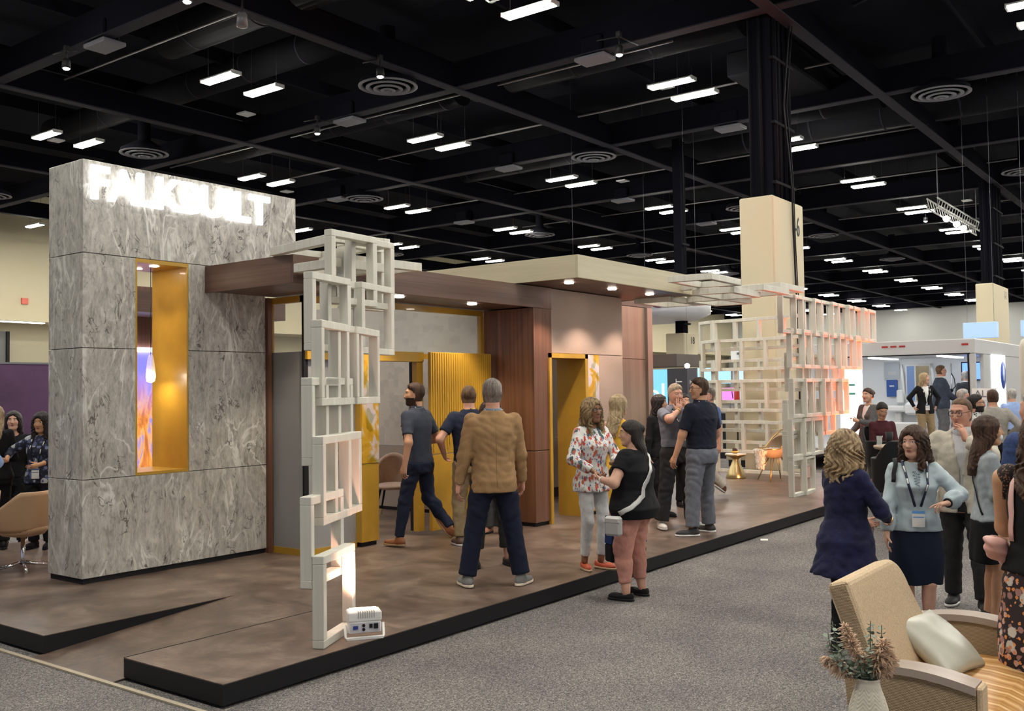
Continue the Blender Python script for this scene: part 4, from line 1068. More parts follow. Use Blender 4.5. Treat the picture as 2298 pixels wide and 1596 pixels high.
    def ftop(X, Y, Z):
        p = (X, Y, Z)
        L_ = lvls(inf)
        if kd in ('jacket', 'tunic', 'blouse', 'cardigan'):
            fl = tp.get('flare', .02)
            L_ = [(z, w+fl*max(0, (1.12*k+dz-z))/(.25), d+fl*max(0, (1.12*k+dz-z))/.25, y, x) for z, w, d, y, x in L_]
            z0, w0, d0, y0, x0 = L_[0]
            if zh < z0: L_ = [(zh-.02, w0+fl*.6+tp.get('sweep', 0), d0+fl*.6+tp.get('sweep', 0), y0, x0)]+L_
        d = stack(p, L_)
        sl = tp['sleeve']
        if sl > 0:
            for i in (0, 1):
                e = armf(p, i, inf*(1.15 if kd != 'jacket' else 1.3), sl)
                if tp.get('puff') and sl > 1:
                    S_, E_, W_ = arms[i]; e = smin(e, ell(p, E_+(W_-E_)*.55, (.062*k, .062*k, .07*k)), .05)
                d = smin(d, e, .010+.030*np.clip((Z-1.24*k-dz)/.1, 0, 1))
        else:
            d = smin(d, cone(p, SL+(SR-SL)*.10, SR+(SL-SR)*.10, .035*k, .035*k), .03)
        d = smax(d, zh-Z, .008)
        nk = tp['neck']
        nc = neckb+np.array([0, .012+nk*.30, .028*k])
        d = smax(d, -ell(p, nc, (.062*k+nk*.35, .062*k+nk*.45, .035*k+nk)), .008)
        if kd == 'jacket' and tp.get('open', True):
            w_ = .010+np.clip((1.1*k+dz-Z)*.10, 0, .03)+np.clip((Z-1.16*k-dz)*.20, 0, .07)
            d = smax(d, -np.maximum(np.abs(X-xo(Z))-w_, -(Y-yo(Z)-.03)), .006)
        return d-np.abs(folds(p, tp['fold'], 24, len(label)))*.9+.002
    if kd != 'none':
        lo = blo.copy(); hi = bhi.copy(); lo[2] = zh-.05; hi[2] = sh[2]+.10*k
        lo[:2] -= .07; hi[:2] += .07
        V, F = surfnet(ftop, lo, hi, res*.95)
        nm = {'tee': 'shirt', 'polo': 'polo_shirt', 'blouse': 'blouse', 'jacket': 'jacket', 'tunic': 'tunic', 'dress': 'dress', 'cardigan': 'cardigan'}.get(kd, 'shirt')
        link(nm, np_mesh(nm, [(V, F, 0)]), tp['mat'], root, True)
        if kd == 'jacket' or tp.get('under'):
            def fsh(X, Y, Z):
                p = (X, Y, Z); d = stack(p, lvls(.004)); d = smax(d, (.95*k+dz)-Z, .01)
                return smax(d, -ell(p, neckb+np.array([0, .03, .03]), (.06*k, .06*k, .06*k)), .008)
            V, F = surfnet(fsh, (blo[0], blo[1], .9*k+dz), (bhi[0], bhi[1], sh[2]+.1), res)
            link('shirt', np_mesh('shirt', [(V, F, 0)]), tp.get('under') or M_WHITE, root, True)
        if kd == 'polo' or (kd == 'jacket' and not fem) or tp.get('collar'):
            def fcol(X, Y, Z):
                p = (X, Y, Z); c0 = neckb+np.array([0, .005, .012*k]); d = cone(p, c0, c0+np.array([0, -.002, .034*k]), nr*1.42, nr*1.26, True)
                d = smax(d, -cone(p, c0+np.array([0, 0, -.02]), c0+np.array([0, 0, .09]), nr*1.2, nr*1.04), .003)
                return smax(d, -(cone(p, c0+np.array([0, .10, 0]), c0+np.array([0, .10, .06]), .030, .045)), .004)
            V, F = surfnet(fcol, neckb-np.array([.11, .11, .05]), neckb+np.array([.11, .13, .12]), .0048)
            if len(F): link('collar', np_mesh('collar', [(V, F, 0)]), tp.get('collar') or (tp.get('under') or M_WHITE if kd == 'jacket' else tp['mat']), root, True)
    bt = dict(kind='trousers', mat=None, inf=.014, upto=1.97, flare=.012, fold=.005, waist=.99); bt.update(bottom or {})
    if bt['kind'] == 'trousers' and legs:
        def ftr(X, Y, Z):
            p = (X, Y, Z); L_ = [(z, w+bt['inf']*(.7 if z < .93*k+dz else .15), dd+bt['inf']*(.7 if z < .93*k+dz else .15), y, x) for z, w, dd, y, x in lvls(0)]; d = smax(stack(p, L_), Z-(bt['waist']*k+dz), .006)
            d = smax(d, .80*k+dz-Z, .02)
            for i in (0, 1): d = smin(d, legf(p, i, bt['inf'], bt['upto'], bt['flare']), .028)
            Hp = hipc
            d = smin(d, ell(p, (Hp[0], Hp[1]-.035*k, Hp[2]-.03*k), (.15*k*gl, .10*k*gl, .10*k)), .04)
            d = d+.014*np.clip((Z-zh)/.03, 0, 1)
            if kd != 'jacket': d = np.maximum(d, Z-zh-.035)
            return d-np.abs(folds(p, bt['fold']*1.3, 20, 1.7+len(label)))*np.clip((Z+.2)/.6, .5, 1.3)*np.clip((.98*k+dz-Z)/.1, 0, 1)+.001
        lo = blo.copy(); hi = bhi.copy(); lo[2] = .02; hi[2] = bt['waist']*k+dz+.03; lo[:2] -= .08; hi[:2] += .08
        V, F = surfnet(ftr, lo, hi, res*.95); link('trousers', np_mesh('trousers', [(V, F, 0)]), bt['mat'], root, True)
    elif bt['kind'] == 'skirt':
        zb = bt.get('len', .52)*k; sw_ = bt.get('sweep', .0)
        def fsk(X, Y, Z):
            p = (X, Y, Z); L_ = [(z, w-(0 if z < .95*k+dz else bt['inf']*.8), dd-(0 if z < .95*k+dz else bt['inf']*.8), y, x) for z, w, dd, y, x in lvls(bt['inf']) if z > .85*k+dz]; z0, w0, d0, y0, x0 = L_[0]
            L_ = [(zb-.01, w0*1.0+sw_, d0*1.05+sw_, y0, x0), (zb+(z0-zb)*.6, w0*1.03+sw_*.5, d0*1.05+sw_*.4, y0, x0)]+L_
            d = smax(stack(p, L_), Z-(bt['waist']*k+dz), .006)+.016*np.clip((Z-zh)/.03, 0, 1)
            if kd != 'jacket': d = np.maximum(d, Z-zh-.035)
            return d+folds((X, Y, Z*.25), bt['fold']*np.clip((zh-Z)/.1, .0, 1), 26, 3)
        lo = blo.copy(); hi = bhi.copy(); lo[2] = zb-.03; hi[2] = bt['waist']*k+dz+.03; lo[:2] -= .16; hi[:2] += .16
        V, F = surfnet(fsk, lo, hi, res*.95); link('skirt', np_mesh('skirt', [(V, F, 0)]), bt['mat'], root, True)
    # ---- shoes
    sh_ = dict(mat=M_BLACK, sole=None, kind='shoe'); sh_.update(shoes or {})
    if legs and sh_['kind'] != 'none':
        for i in (0, 1):
            A = legsj[i][2]; a = math.radians(foot_ang[i]); tip = math.radians(sh_.get('tip', (0, 0))[i])
            fwd = np.array([math.sin(-a), math.cos(a), 0.]); 
            lift = A[2]-anklez
            Rf = np.array(Matrix.Rotation(a, 3, 'Z') @ Matrix.Rotation(-tip, 3, 'X'))
            fl_ = .255*k*(.93 if fem else 1.04); wd = .042*k*(.9 if fem else 1.05)
            def fshoe(X, Y, Z, inset=0.):
                q = [X-A[0], Y-A[1], Z-A[2]]
                q = tuple(Rf[0][j]*q[0]+Rf[1][j]*q[1]+Rf[2][j]*q[2] for j in range(3))
                z0 = -anklez
                d = ell(q, (0, -.020*k, z0+.045), (wd*.92, .062*k, .052))
                d = smin(d, ell(q, (0, .085*k, z0+.032), (wd*1.08, .105*k, .040)), .03)
                if sh_['kind'] == 'shoe': d = smin(d, cone(q, (0, -.01, z0+.05), (0, -.005, z0+.095*k), .042*k, .040*k, True), .03)
                d = smax(d, (z0+.016)-q[2], .004)
                if sh_['kind'] == 'flat': d = smax(d, -ell(q, (0, .02, z0+.085), (wd*.95, .075, .045)), .008)
                return d
            c0 = A+np.array([0, .0, -.02])
            V, F = surfnet(fshoe, c0-np.array([.22, .22, .2]), c0+np.array([.22, .24, .12]), max(.008, hres))
            so = link('shoe', np_mesh('shoe', [(V, F, 0)]), sh_['mat'], root, True)
            def fsole(X, Y, Z):
                q = [X-A[0], Y-A[1], Z-A[2]]
                q = tuple(Rf[0][j]*q[0]+Rf[1][j]*q[1]+Rf[2][j]*q[2] for j in range(3)); z0 = -anklez
                d = ell((q[0], q[1], q[2]*0), (0, -.018*k, 0), (wd*.97, .068*k, 1)); d = smin(d, ell((q[0], q[1], q[2]*0), (0, .085*k, 0), (wd*1.14, .112*k, 1)), .03)
                return np.maximum(d, np.maximum(z0+.001-q[2], q[2]-z0-.024))
            V, F = surfnet(fsole, c0-np.array([.22, .22, .2]), c0+np.array([.22, .24, .12]), max(.007, hres))
            if len(F): link('sole', np_mesh('sole', [(V, F, 0)]), sh_['sole'] or M_BLACK, so, True)
    # ---- accessories
    H3 = lambda v: hc+Rn @ (np.array(v, float)*hk)
    def cling(P, off=.006, n=3, both=True):
        """subdivide a polyline and lay it on the clothing surface"""
        P = np.array(P, float); Q = []
        for a_, b2 in zip(P[:-1], P[1:]):
            for t in np.linspace(0, 1, n, endpoint=False): Q.append(a_+(b2-a_)*t)
        Q.append(P[-1]); Q = np.array(Q); e = .004
        for it in range(10):
            f0 = ftop(*Q.T); G = np.stack([(ftop(*(Q+np.eye(3)[i]*e).T)-f0)/e for i in range(3)], 1)
            G /= np.maximum(.3, np.linalg.norm(G, axis=1))[:, None]
            st_ = np.clip(off-f0, -.02, .02)*.7
            if not both: st_ = np.maximum(st_, 0)
            Q = Q+G*st_[:, None]
        cling.N = [tuple(g_) for g_ in G]
        return [Vector(q) for q in Q]
    if beard:
        def fbeard(X, Y, Z):
            q = to_head(X, Y, Z); m = np.maximum(np.maximum(q[2]+.030+.35*np.abs(q[0])*0, -q[1]-.002-.35*(q[2]+.03)*-1), -.125-q[2])
            m = np.maximum(m, -(np.sqrt((q[0]/.020)**2+((q[2]+.056)/.009)**2)-1)*.009)
            return smax(fhead(X, Y, Z)/hk-.004, m, .003)*hk
        R_ = .14*hk; V, F = surfnet(fbeard, hc-np.array([R_, R_, R_]), hc+np.array([R_, R_, .02]), hres)
        if len(F): link('beard', np_mesh('beard', [(V, F, 0)]), HR[beard], root, True)
    if glasses:
        b = MB()
        for s in (-1, 1):
            ring = [H3((s*.032+.0255*math.copysign(abs(math.cos(t))**.6, math.cos(t)), .095-.004*abs(math.cos(t)), .009+.0180*math.copysign(abs(math.sin(t))**.6, math.sin(t)))) for t in np.linspace(0, 2*PI, 17)[:-1]]
            b.tube(ring, .0024 if glasses is M_BLACK else .0014, 6, closed=True)
            b.tube([H3((s*.056, .092, .016)), H3((s*.078, .05, .016)), H3((s*.084, -.005, .012))], .0022, 5)
        b.tube([H3((-.009, .097, .014)), H3((.009, .097, .014))], .002, 5)
        b.build('glasses', glasses, root, True)
    if lanyard:
        inf = inf+1.8*tp['fold']+.004
        cm, badge, dropz, dark = lanyard['mat'], lanyard.get('badge'), lanyard.get('drop', 1.10)*k+dz, None
        fy = lambda z: max(l[2]+l[3] for l in lvls(inf+.012) if abs(l[0]-z) < .11*k)
        b = MB(); ylow = float(np.interp(dropz, [l[0] for l in sorted(lvls())], [l[2]+l[3] for l in sorted(lvls(inf+.016))]))
        yc = float(np.interp(1.30*k+dz, [l[0] for l in sorted(lvls())], [l[2]+l[3] for l in sorted(lvls(inf+.018))]))
        x0 = float(xo(dropz)); x1 = float(xo(1.4*k))
        loop = [(x0-.02, ylow, dropz), (x1-.075*k, yc, 1.30*k+dz), (x1-.085*k, .055*k+float(yo(1.42*k)), 1.425*k+dz), (x1-.072*k, -.035*k+float(yo(1.46*k)), 1.485*k+dz), (x1, -.078*k+float(yo(1.46*k)), 1.492*k+dz), (x1+.072*k, -.035*k+float(yo(1.46*k)), 1.485*k+dz), (x1+.085*k, .055*k+float(yo(1.42*k)), 1.425*k+dz), (x1+.075*k, yc, 1.30*k+dz), (x0+.02, ylow, dropz)]
        fine = cling(loop, .004, 3, False)
        NN = cling.N; b.tube(fine, .009, 8, flat=(.0028, .0095), nn=NN); lo_ = b.build('lanyard', cm, root, True)
        wb = MB()
        for i in range(2, len(fine)-3, 2):
            m_ = (fine[i]+fine[i+1])/2; dd = (fine[i+1]-fine[i]).normalized()*.026
            wb.tube([m_-dd, m_+dd], .009, 8, flat=(.0036, .0072), nn=[NN[i], NN[i]])
        tag(wb.build('lanyard_print', lanyard.get('print', M_WHITE), lo_, True), kind='stuff')
        if badge:
            bw_, bh_ = .088, .118
            MB().box(x0-bw_/2, x0+bw_/2, ylow+.004, ylow+.008, dropz-bh_-.03, dropz-.03).build('badge', badge, root, True)
            MB().box(x0-bw_/2+.006, x0+bw_/2-.006, ylow+.0085, ylow+.0095, dropz-bh_*.42-.03, dropz-bh_*.36-.03).box(x0-bw_/2, x0+bw_/2, ylow+.0085, ylow+.0095, dropz-.05, dropz-.03).build('badge_print', lanyard.get('band', mat('badge_ink', (.08, .12, .25), .5)), root, True)
    info = dict(cling=cling, root=root, k=k, arms=arms, sh=sh, hc=hc, H3=H3, lv=lvls, legs=legsj, Rn=Rn, hk=hk, neck=neckb)
    if extras: extras(info)
    return info
BG = lambda: mat('white_badge', (.75, .75, .72), .5)
LY = dict(mat=M_BLACK, badge=None)
F_CHAR = fabric('charcoal_knit', (.045, .052, .075)); F_NAVY = fabric('navy_pique', (.012, .015, .028)); F_DENIM = fabric('dark_denim', (.016, .022, .045), nz=(60, .25))
F_JEANS = fabric('navy_twill', (.012, .016, .034)); F_TANJ = fabric('tan_corduroy', (.34, .205, .10), nz=(20, .12), weave=260, st=.4); F_KHAKI = fabric('khaki_cotton', (.26, .19, .11))
F_WHITE = fabric('white_denim', (.66, .66, .66)); F_BLACK = fabric('black_jersey', (.010, .010, .012)); F_PINK = fabric('dusty_pink_twill', (.52, .25, .20)); F_GREY = fabric('slate_chino', (.135, .145, .175))
F_HEATH = fabric('heather_grey_knit', (.17, .18, .225)); F_YEL = fabric('mustard_cotton', (.72, .42, .05)); F_ICE = fabric('pale_blue_satin', (.44, .53, .57), .45, nz=(12, .05)); F_NVEL = mat('navy_crushed_velvet', (.011, .013, .048), .75, spec=.2, nz=(9, .5), bmp=(14, .4, .02), sheen=.06)
F_LINEN = fabric('oatmeal_linen', (.50, .46, .38), nz=(24, .09), weave=120, st=.5); F_DGREY = fabric('dark_grey_cotton', (.028, .028, .03)); F_LGREY = fabric('light_grey_knit', (.34, .38, .40)); F_SUIT = fabric('blue_wool', (.040, .062, .15), nz=(50, .3))
F_TWEED = fabric('grey_tweed', (.10, .10, .105), nz=(80, .4)); F_LBLUE = fabric('light_blue_cotton', (.30, .42, .72)); F_BROWNT = fabric('olive_grey_cotton', (.055, .058, .045))
M_SNEAK = mat('grey_suede', (.20, .20, .195), .8); M_ORSOLE = mat('white_orange_sole', (.72, .62, .50), .6); M_COGNAC = mat('cognac_leather', (.24, .085, .03), .4); M_WHSH = mat('white_shoe', (.72, .71, .70), .6)
F_FLORAL = m_floral('white_floral_blouse', (.74, .73, .70), [(.60, .07, .05), (.05, .10, .10), (.10, .16, .34), (.55, .12, .06)], 30, .46, (1, 1, .5), .03)
F_ROSES = m_floral('dark_floral_skirt', (.020, .010, .012), [(.62, .36, .30), (.55, .50, .45), (.70, .26, .08), (.35, .18, .16)], 24, .46)
F_NFLOR = m_floral('navy_floral_blouse', (.012, .015, .035), [(.18, .22, .38), (.45, .47, .5), (.06, .08, .2), (.10, .12, .25)], 16, .42)
M_GOLDR = mat('thin_gold_metal', (.55, .38, .14), .3, 1)

def watch(info, i, m, r=.034):
    S_, E_, W_ = info['arms'][i]; c = W_+(E_-W_)*.06; d = nrm(W_-E_); u = nrm(np.cross(d, (0, 0, 1))); w = np.cross(d, u)
    pts = [tuple(c+r*info['k']*(u*math.cos(t)+w*math.sin(t))) for t in np.linspace(0, 2*PI, 15)[:-1]]
    MB().tube(pts, .008, 6, closed=True).build('wristwatch', m, info['root'], True)
def strap(info, pts, m, w=.016, name='bag_strap', parent=None, t=.003):
    P_ = info['cling'](pts, .005+t, 4)
    return MB().tube(P_, w, 8, flat=(t, w), nn=info['cling'].N).build(name, m, parent or info['root'], True)

# --- men in the middle of the platform
def ex_jacket(i):
    watch
    # back vents and shoulder seams of the blazer
    b = MB(); k = i['k']
    b.tube([(0, -.150, 1.44*k), (0, -.172, 1.2*k), (0, -.162, 1.05*k), (0, -.183, .85*k)], .0016, 5)
    b.build('jacket_seams', mat('dark_seam', (.12, .07, .035), .8), i['root'], True)
    return
person('man in a tan corduroy jacket and navy trousers, back turned, on the platform', (6.95, 5.45, .15), 48, 1.845, girth=1.04, skin='ruddy', hair=('short', 'greybrown'), head=(-4, 2, 0),
       feet=((-.235, .02), (.225, -.02)), foot_ang=(12, -38), hands=((-.30, .04, .83), (.27, .10, .86)), elbow=((-.35, -.9, -.2), (.5, -.8, -.2)), palm=((1, 0, 0), (-1, 0, 0)), curl=.6,
       top=dict(kind='jacket', mat=F_TANJ, sleeve=1.97, hem=.80, inf=.014, fold=.006, flare=.012, open=False, collar=fabric('blue_grey_collar', (.22, .28, .36))), bottom=dict(mat=F_JEANS, inf=.020, flare=.022),
       shoes=dict(mat=M_SNEAK, sole=M_ORSOLE), lanyard=dict(mat=M_BLACK), extras=ex_jacket, shoulder=1.0, res=.012)
person('bearded man walking left in charcoal polo, jeans and cognac leather shoes', (8.27, 7.56, .15), 98, 1.84, girth=.99, skin='tan', hair=('short', 'darkbrown'), head=(34, 0, 0), lean=(0, .03),
       feet=((-.14, .18), (.17, -.30)), foot_ang=(2, 5), foot_lift=(0, .12), hands=((-.30, -.02, .88), (.26, .20, 1.06)), elbow=((-.5, -1, -.2), (.5, -1, -.4)), curl=(.7, .5),
       top=dict(kind='polo', mat=F_CHAR, sleeve=.72, hem=.90, inf=.014), bottom=dict(mat=F_DENIM, inf=.010, flare=.004), shoes=dict(mat=M_COGNAC, sole=mat('tan_sole', (.35, .22, .12), .6), tip=(0, -48)), lanyard=dict(mat=M_BLACK), beard='darkbrown')
person('balding man in dark navy shirt and khaki trousers with a yellow lanyard', (8.66, 7.13, .15), 55, 1.81, girth=1.03, skin='ruddy', hair=('receding', 'brown'), head=(-18, 0, 0),
       feet=((-.13, 0), (.12, .10)), foot_ang=(10, -10), hands=((-.27, .10, 1.0), (.24, .20, 1.10)), elbow=((-.8, -.8, 0), (.8, -.8, 0)),
       top=dict(kind='tee', mat=fabric('navy_slub', (.020, .026, .050)), sleeve=.68, hem=.90, inf=.016), bottom=dict(mat=F_KHAKI, inf=.018, flare=.015), shoes=dict(mat=mat('brown_sneaker', (.10, .06, .04), .6), sole=M_WHSH), lanyard=dict(mat=mat('yellow_strap', (.75, .55, .04), .5), print=M_BLACK))
person('woman in charcoal trousers and black pointed flats, hidden behind the tan jacket', (7.75, 6.12, .15), 235, 1.64, fem=True, skin='fair', hair=('shoulder', 'darkbrown'), hands=((-.1, .2, 1.0), (.1, .2, 1.0)),
       feet=((-.17, .04), (.17, 0)), foot_ang=(12, -12), top=dict(kind='tee', mat=F_BLACK, sleeve=1.6, hem=.9), bottom=dict(mat=fabric('charcoal_crepe', (.035, .037, .035)), upto=1.72, flare=.02), shoes=dict(mat=M_BLACK, kind='flat'), girth=.88)
person('person in wide grey trousers standing behind the khaki-trousered man', (9.55, 7.45, .15), 200, 1.62, fem=True, skin='tan', hair=('bun', 'darkbrown'), top=dict(kind='tee', mat=F_CHAR, sleeve=1.6, hem=.9), bottom=dict(mat=fabric('washed_grey_cotton', (.07, .075, .08)), inf=.03, flare=.03), shoes=dict(mat=mat('nude_sandal', (.5, .25, .18), .5), kind='flat'), girth=.85, head=(20, 0, 0))

# --- the two women talking at the platform edge
def ex_glasses(i):
    pass
person('woman with long wavy honey hair, black glasses, floral blouse and white jeans', (8.16, 5.17, .15), 250, 1.655, fem=True, girth=.93, skin='brown', hair=('longwavy', 'honey'), head=(2, -4, 3),
       feet=((-.06, .05), (.10, -.02)), foot_ang=(14, -20), hands=((-.08, .26, 1.10), (.16, .24, 1.02)), elbow=((-1, -.5, -.5), (1, -.5, -.5)), palm=((.3, .2, 1), (0, .3, 1)), curl=(.35, .5), glasses=M_BLACK,
       top=dict(kind='blouse', mat=F_FLORAL, sleeve=1.85, hem=.80, inf=.020, fold=.006, flare=.02, neck=.03), bottom=dict(mat=F_WHITE, inf=.006, flare=.004, upto=1.86, fold=.003),
       shoes=dict(mat=mat('coral_leather', (.55, .10, .05), .4), sole=mat('cork_sole', (.5, .36, .22), .7), kind='flat'), hres=.0055, bust=.02)
def ex_pink(i):
    k = i['k']; m_sil = mat('silver_leather', (.50, .50, .49), .35, .25)
    watch(i, 0, M_WHITE, .03)
    strap(i, [(.10, .16, 1.34*k), (.11, .06, 1.46*k), (.09, -.05, 1.475*k), (.05, -.17, 1.36*k), (-.04, -.22, 1.22*k), (-.15, -.22, 1.06*k), (-.26, -.12, .94*k), (-.29, .0, .86*k)], m_sil, .023)
    b = MB(); b.box(-.36, -.29, -.05, .11, .66*k, .85*k, .02); g = b.build('handbag', m_sil, i['root'], True)
    MB().box(-.363, -.287, -.045, .105, .785*k, .795*k).build('bag_flap', mat('dark_silver', (.33, .33, .33), .35, .3), g, True)
def ex_pink_hair(i): pass
person('woman in black top and dusty pink trousers with a silver crossbody bag, on the carpet', (7.80, 4.50, 0), 92, 1.60, fem=True, girth=1.52, skin='fair', hair=('halfup', 'black'), head=(24, -4, 0),
       feet=((-.15, .02), (.15, 0)), foot_ang=(6, -8), hands=((-.20, .25, 1.18), (.30, .10, .86)), elbow=((-1, -.6, -.8), (1, -.5, -.3)), palm=((.5, -.3, .8), (-1, 0, 0)), curl=(.3, .9), glasses=M_GOLDR,
       top=dict(kind='blouse', mat=F_BLACK, sleeve=.55, hem=.80, inf=.020, fold=.004, flare=.012), bottom=dict(mat=F_PINK, inf=.008, flare=.002, upto=1.78, fold=.005),
       shoes=dict(mat=M_BLACK, kind='flat'), extras=ex_pink, hres=.0055, shoulder=1.02)
# tote bag held beside her
tb = thing('tote_bag', 'blue and black tote bag with white lettering held by the woman in pink trousers', 'bag', (8.02, 4.72, .29), math.radians(-30))
MB().box(-.19, .19, -.07, .07, 0, .17, .015).build('bag_base', F_BLACK, tb, True)
b = MB(); b.prism([(-.19, -.068, .17), (.19, -.068, .17), (.17, -.055, .42), (-.17, -.055, .42)], (0, .13, 0)); b.build('bag_body', fabric('navy_canvas', (.015, .035, .12)), tb, True)
for s in (-1, 1): MB().tube([(-.09, s*.05, .42), (-.06, s*.04, .62), (.06, s*.04, .62), (.09, s*.05, .42)], .012, 6).build('bag_handle', fabric('navy_canvas', (.015, .035, .12)), tb, True)
def local_text(s, size, loc, rot, m, name, parent, sx=1):
    o = text(s, size, loc, rot, m, name, None, sx=sx); o.parent = parent; o.location = (0, 0, 0); return o
local_text('Miller Knoll', .075, (0, -.071, .10), (PI/2, 0, 0), M_WHITE, 'bag_lettering', tb, .85)
person('blond woman in a mustard yellow strap dress turned away by the door', (9.52, 5.66, .15), 20, 1.68, fem=True, girth=.9, skin='fair', hair=('straightlong', 'blond'), head=(-40, 0, 0), hands=((-.14, .2, 1.0), (.14, .2, 1.0)),
       top=dict(kind='blouse', mat=F_YEL, sleeve=0, hem=.8, neck=.06, inf=.012), bottom=dict(kind='skirt', mat=F_YEL, len=.5, sweep=.03), shoes=dict(mat=mat('nude_sandal', (.5, .25, .18), .5), kind='flat'))

# --- group at the right of the platform edge
def ex_cov(i):
    watch(i, 1, M_GOLDR)
    MB().tube([(-.155, .0, 1.0*i['k']), (-.10, .13, 1.0*i['k']), (.10, .13, 1.0*i['k']), (.155, 0, 1.0*i['k']), (.10, -.13, 1.0*i['k']), (-.10, -.13, 1.0*i['k'])], .014, 8, closed=True, flat=(.004, .018)).build('belt', mat('brown_belt', (.09, .035, .02), .4), i['root'], True)
person('sandy-haired man in grey knit shirt covering his mouth with both hands', (11.12, 5.79, .15), 244, 1.79, girth=1.08, skin='ruddy', hair=('short', 'sandy'), head=(-6, -6, 0),
       feet=((-.19, .05), (.24, .0)), foot_ang=(18, -22), hands=((-.075, .170, 1.44), (.075, .170, 1.44)), elbow=((-1, .1, -.45), (1, .1, -.45)), palm=((.5, -.8, .1), (-.5, -.8, .1)), hdir=((.30, -.15, 1), (-.30, -.15, 1)), curl=.25,
       top=dict(kind='polo', mat=F_HEATH, sleeve=.75, hem=.99, inf=.016), bottom=dict(mat=F_DGREY, inf=.022, flare=.03), shoes=dict(mat=M_WHSH, sole=M_WHSH), lanyard=dict(mat=M_BLACK, badge=BG(), drop=1.22), extras=ex_cov)
person('man in a black polo shirt and slate grey trousers with his back turned', (10.76, 5.27, .15), 78, 1.86, girth=1.08, skin='tan', hair=('short', 'darkbrown'), head=(52, -3, 0),
       feet=((-.20, -.02), (.20, .06)), foot_ang=(50, 10), hands=((-.29, .14, .86), (.27, .12, .90)), elbow=((-.8, -.7, -.2), (.8, -.7, -.2)), glasses=M_BLACK, hip_dx=.02,
       top=dict(kind='polo', mat=F_NAVY, sleeve=.80, hem=.965, inf=.020), bottom=dict(mat=F_GREY, inf=.022, flare=.02, fold=.006), shoes=dict(mat=mat('black_knit_shoe', (.03, .03, .033), .7), sole=M_WHSH), lanyard=dict(mat=M_BLACK), shoulder=1.0)
person('man in blue shirt and cream trousers walking behind the black polo man', (14.2, 6.78, .15), 150, 1.74, skin='ruddy', hair=('short', 'greybrown'), feet=((-.08, .22), (.08, -.28)), foot_lift=(0, .10), hands=(None, None),
       top=dict(kind='polo', mat=fabric('mid_blue_cotton', (.10, .16, .34)), sleeve=.75, hem=.93), bottom=dict(mat=fabric('cream_cotton', (.58, .53, .45)), inf=.02, flare=.02), shoes=dict(mat=mat('brown_suede', (.14, .06, .025), .7), sole=M_WHSH, tip=(0, -35)))
person('dark-haired woman partly hidden left of the sandy-haired man', (11.92, 6.45, .15), 250, 1.66, fem=True, skin='tan', hair=('long', 'black'), head=(30, 0, 0), top=dict(kind='jacket', mat=F_BLACK, sleeve=1.95, hem=.85), bottom=dict(mat=F_BLACK), girth=.95)
person('dark-haired woman peering between the sandy-haired man and the black polo man', (13.18, 6.72, .15), 235, 1.66, fem=True, skin='tan', hair=('updo', 'black'), head=(0, 0, 0), top=dict(kind='jacket', mat=F_BLACK, sleeve=1.95, hem=.85), bottom=dict(mat=F_BLACK), girth=.9)

# --- group on the carpet at the right
def ex_curly(i):
    watch(i, 1, M_GOLDR, .03)
person('woman with curly highlighted hair in a long navy velvet tunic, back turned', (7.06, 2.33, 0), 335, 1.56, fem=True, girth=1.08, skin='fair', hair=('curly', 'ombre'), head=(12, 0, 0),
       feet=((-.11, 0), (.12, .02)), hands=((-.02, .24, 1.02), (.16, .31, 1.05)), elbow=((-1, -.6, -.6), (1, -.7, -.5)), palm=((1, 0, 0), (-1, 0, 0)), curl=.9,
       top=dict(kind='tunic', mat=F_NVEL, sleeve=1.75, hem=.62, inf=.016, fold=.007, flare=.035, sweep=.03), bottom=dict(mat=F_BLACK, inf=.012, flare=.01), shoes=dict(mat=M_BLACK), extras=ex_curly, hres=.0055)
def ex_blouse(i):
    watch(i, 0, M_BLACK, .032); k = i['k']
    b = MB()
    for c in i['cling']([(.030*math.sin(q*.55)*(1-q*.012), .15, 1.425*k-.0026*q) for q in range(56)], .002, 1): b.sphere(tuple(c), .0042, 6)
    b.build('neck_trim', mat('grey_lace', (.20, .25, .28), .7), i['root'], True)
    strap(i, [(.155, .085, 1.30*k), (.14, .05, 1.43*k), (.13, -.03, 1.46*k), (.14, -.12, 1.36*k)], M_BLACK, .016)
person('woman with brown wavy hair in pale blue blouse and navy skirt, gesturing', (7.74, 2.03, 0), 203, 1.575, fem=True, girth=1.03, skin='fair', hair=('shoulder', 'darkbrown'), head=(-34, -6, 0),
       feet=((-.07, .02), (.07, 0)), hands=((-.19, .34, 1.16), (.25, .14, .84)), elbow=((-1, -.3, -.4), (1, -.4, -.3)), palm=((.3, .1, -1), (-1, 0, 0)), hdir=((.9, .35, -.1), None), curl=((.25, .9, 1.0, 1.1), .4),
       top=dict(kind='blouse', mat=F_ICE, sleeve=1.86, hem=.90, inf=.013, fold=.006, flare=.02, puff=True, neck=.01), bottom=dict(kind='skirt', mat=fabric('navy_textured_skirt', (.012, .017, .036), weave=120, st=.5), len=.47, inf=.016, waist=1.0),
       shoes=dict(mat=mat('nude_sandal', (.5, .25, .18), .5), kind='flat'), lanyard=dict(mat=mat('navy_strap', (.01, .015, .05), .5), badge=BG(), drop=1.11, band=mat('blue_band', (.12, .35, .75), .5)), extras=ex_blouse, hres=.0048, bust=.028, res=.011)
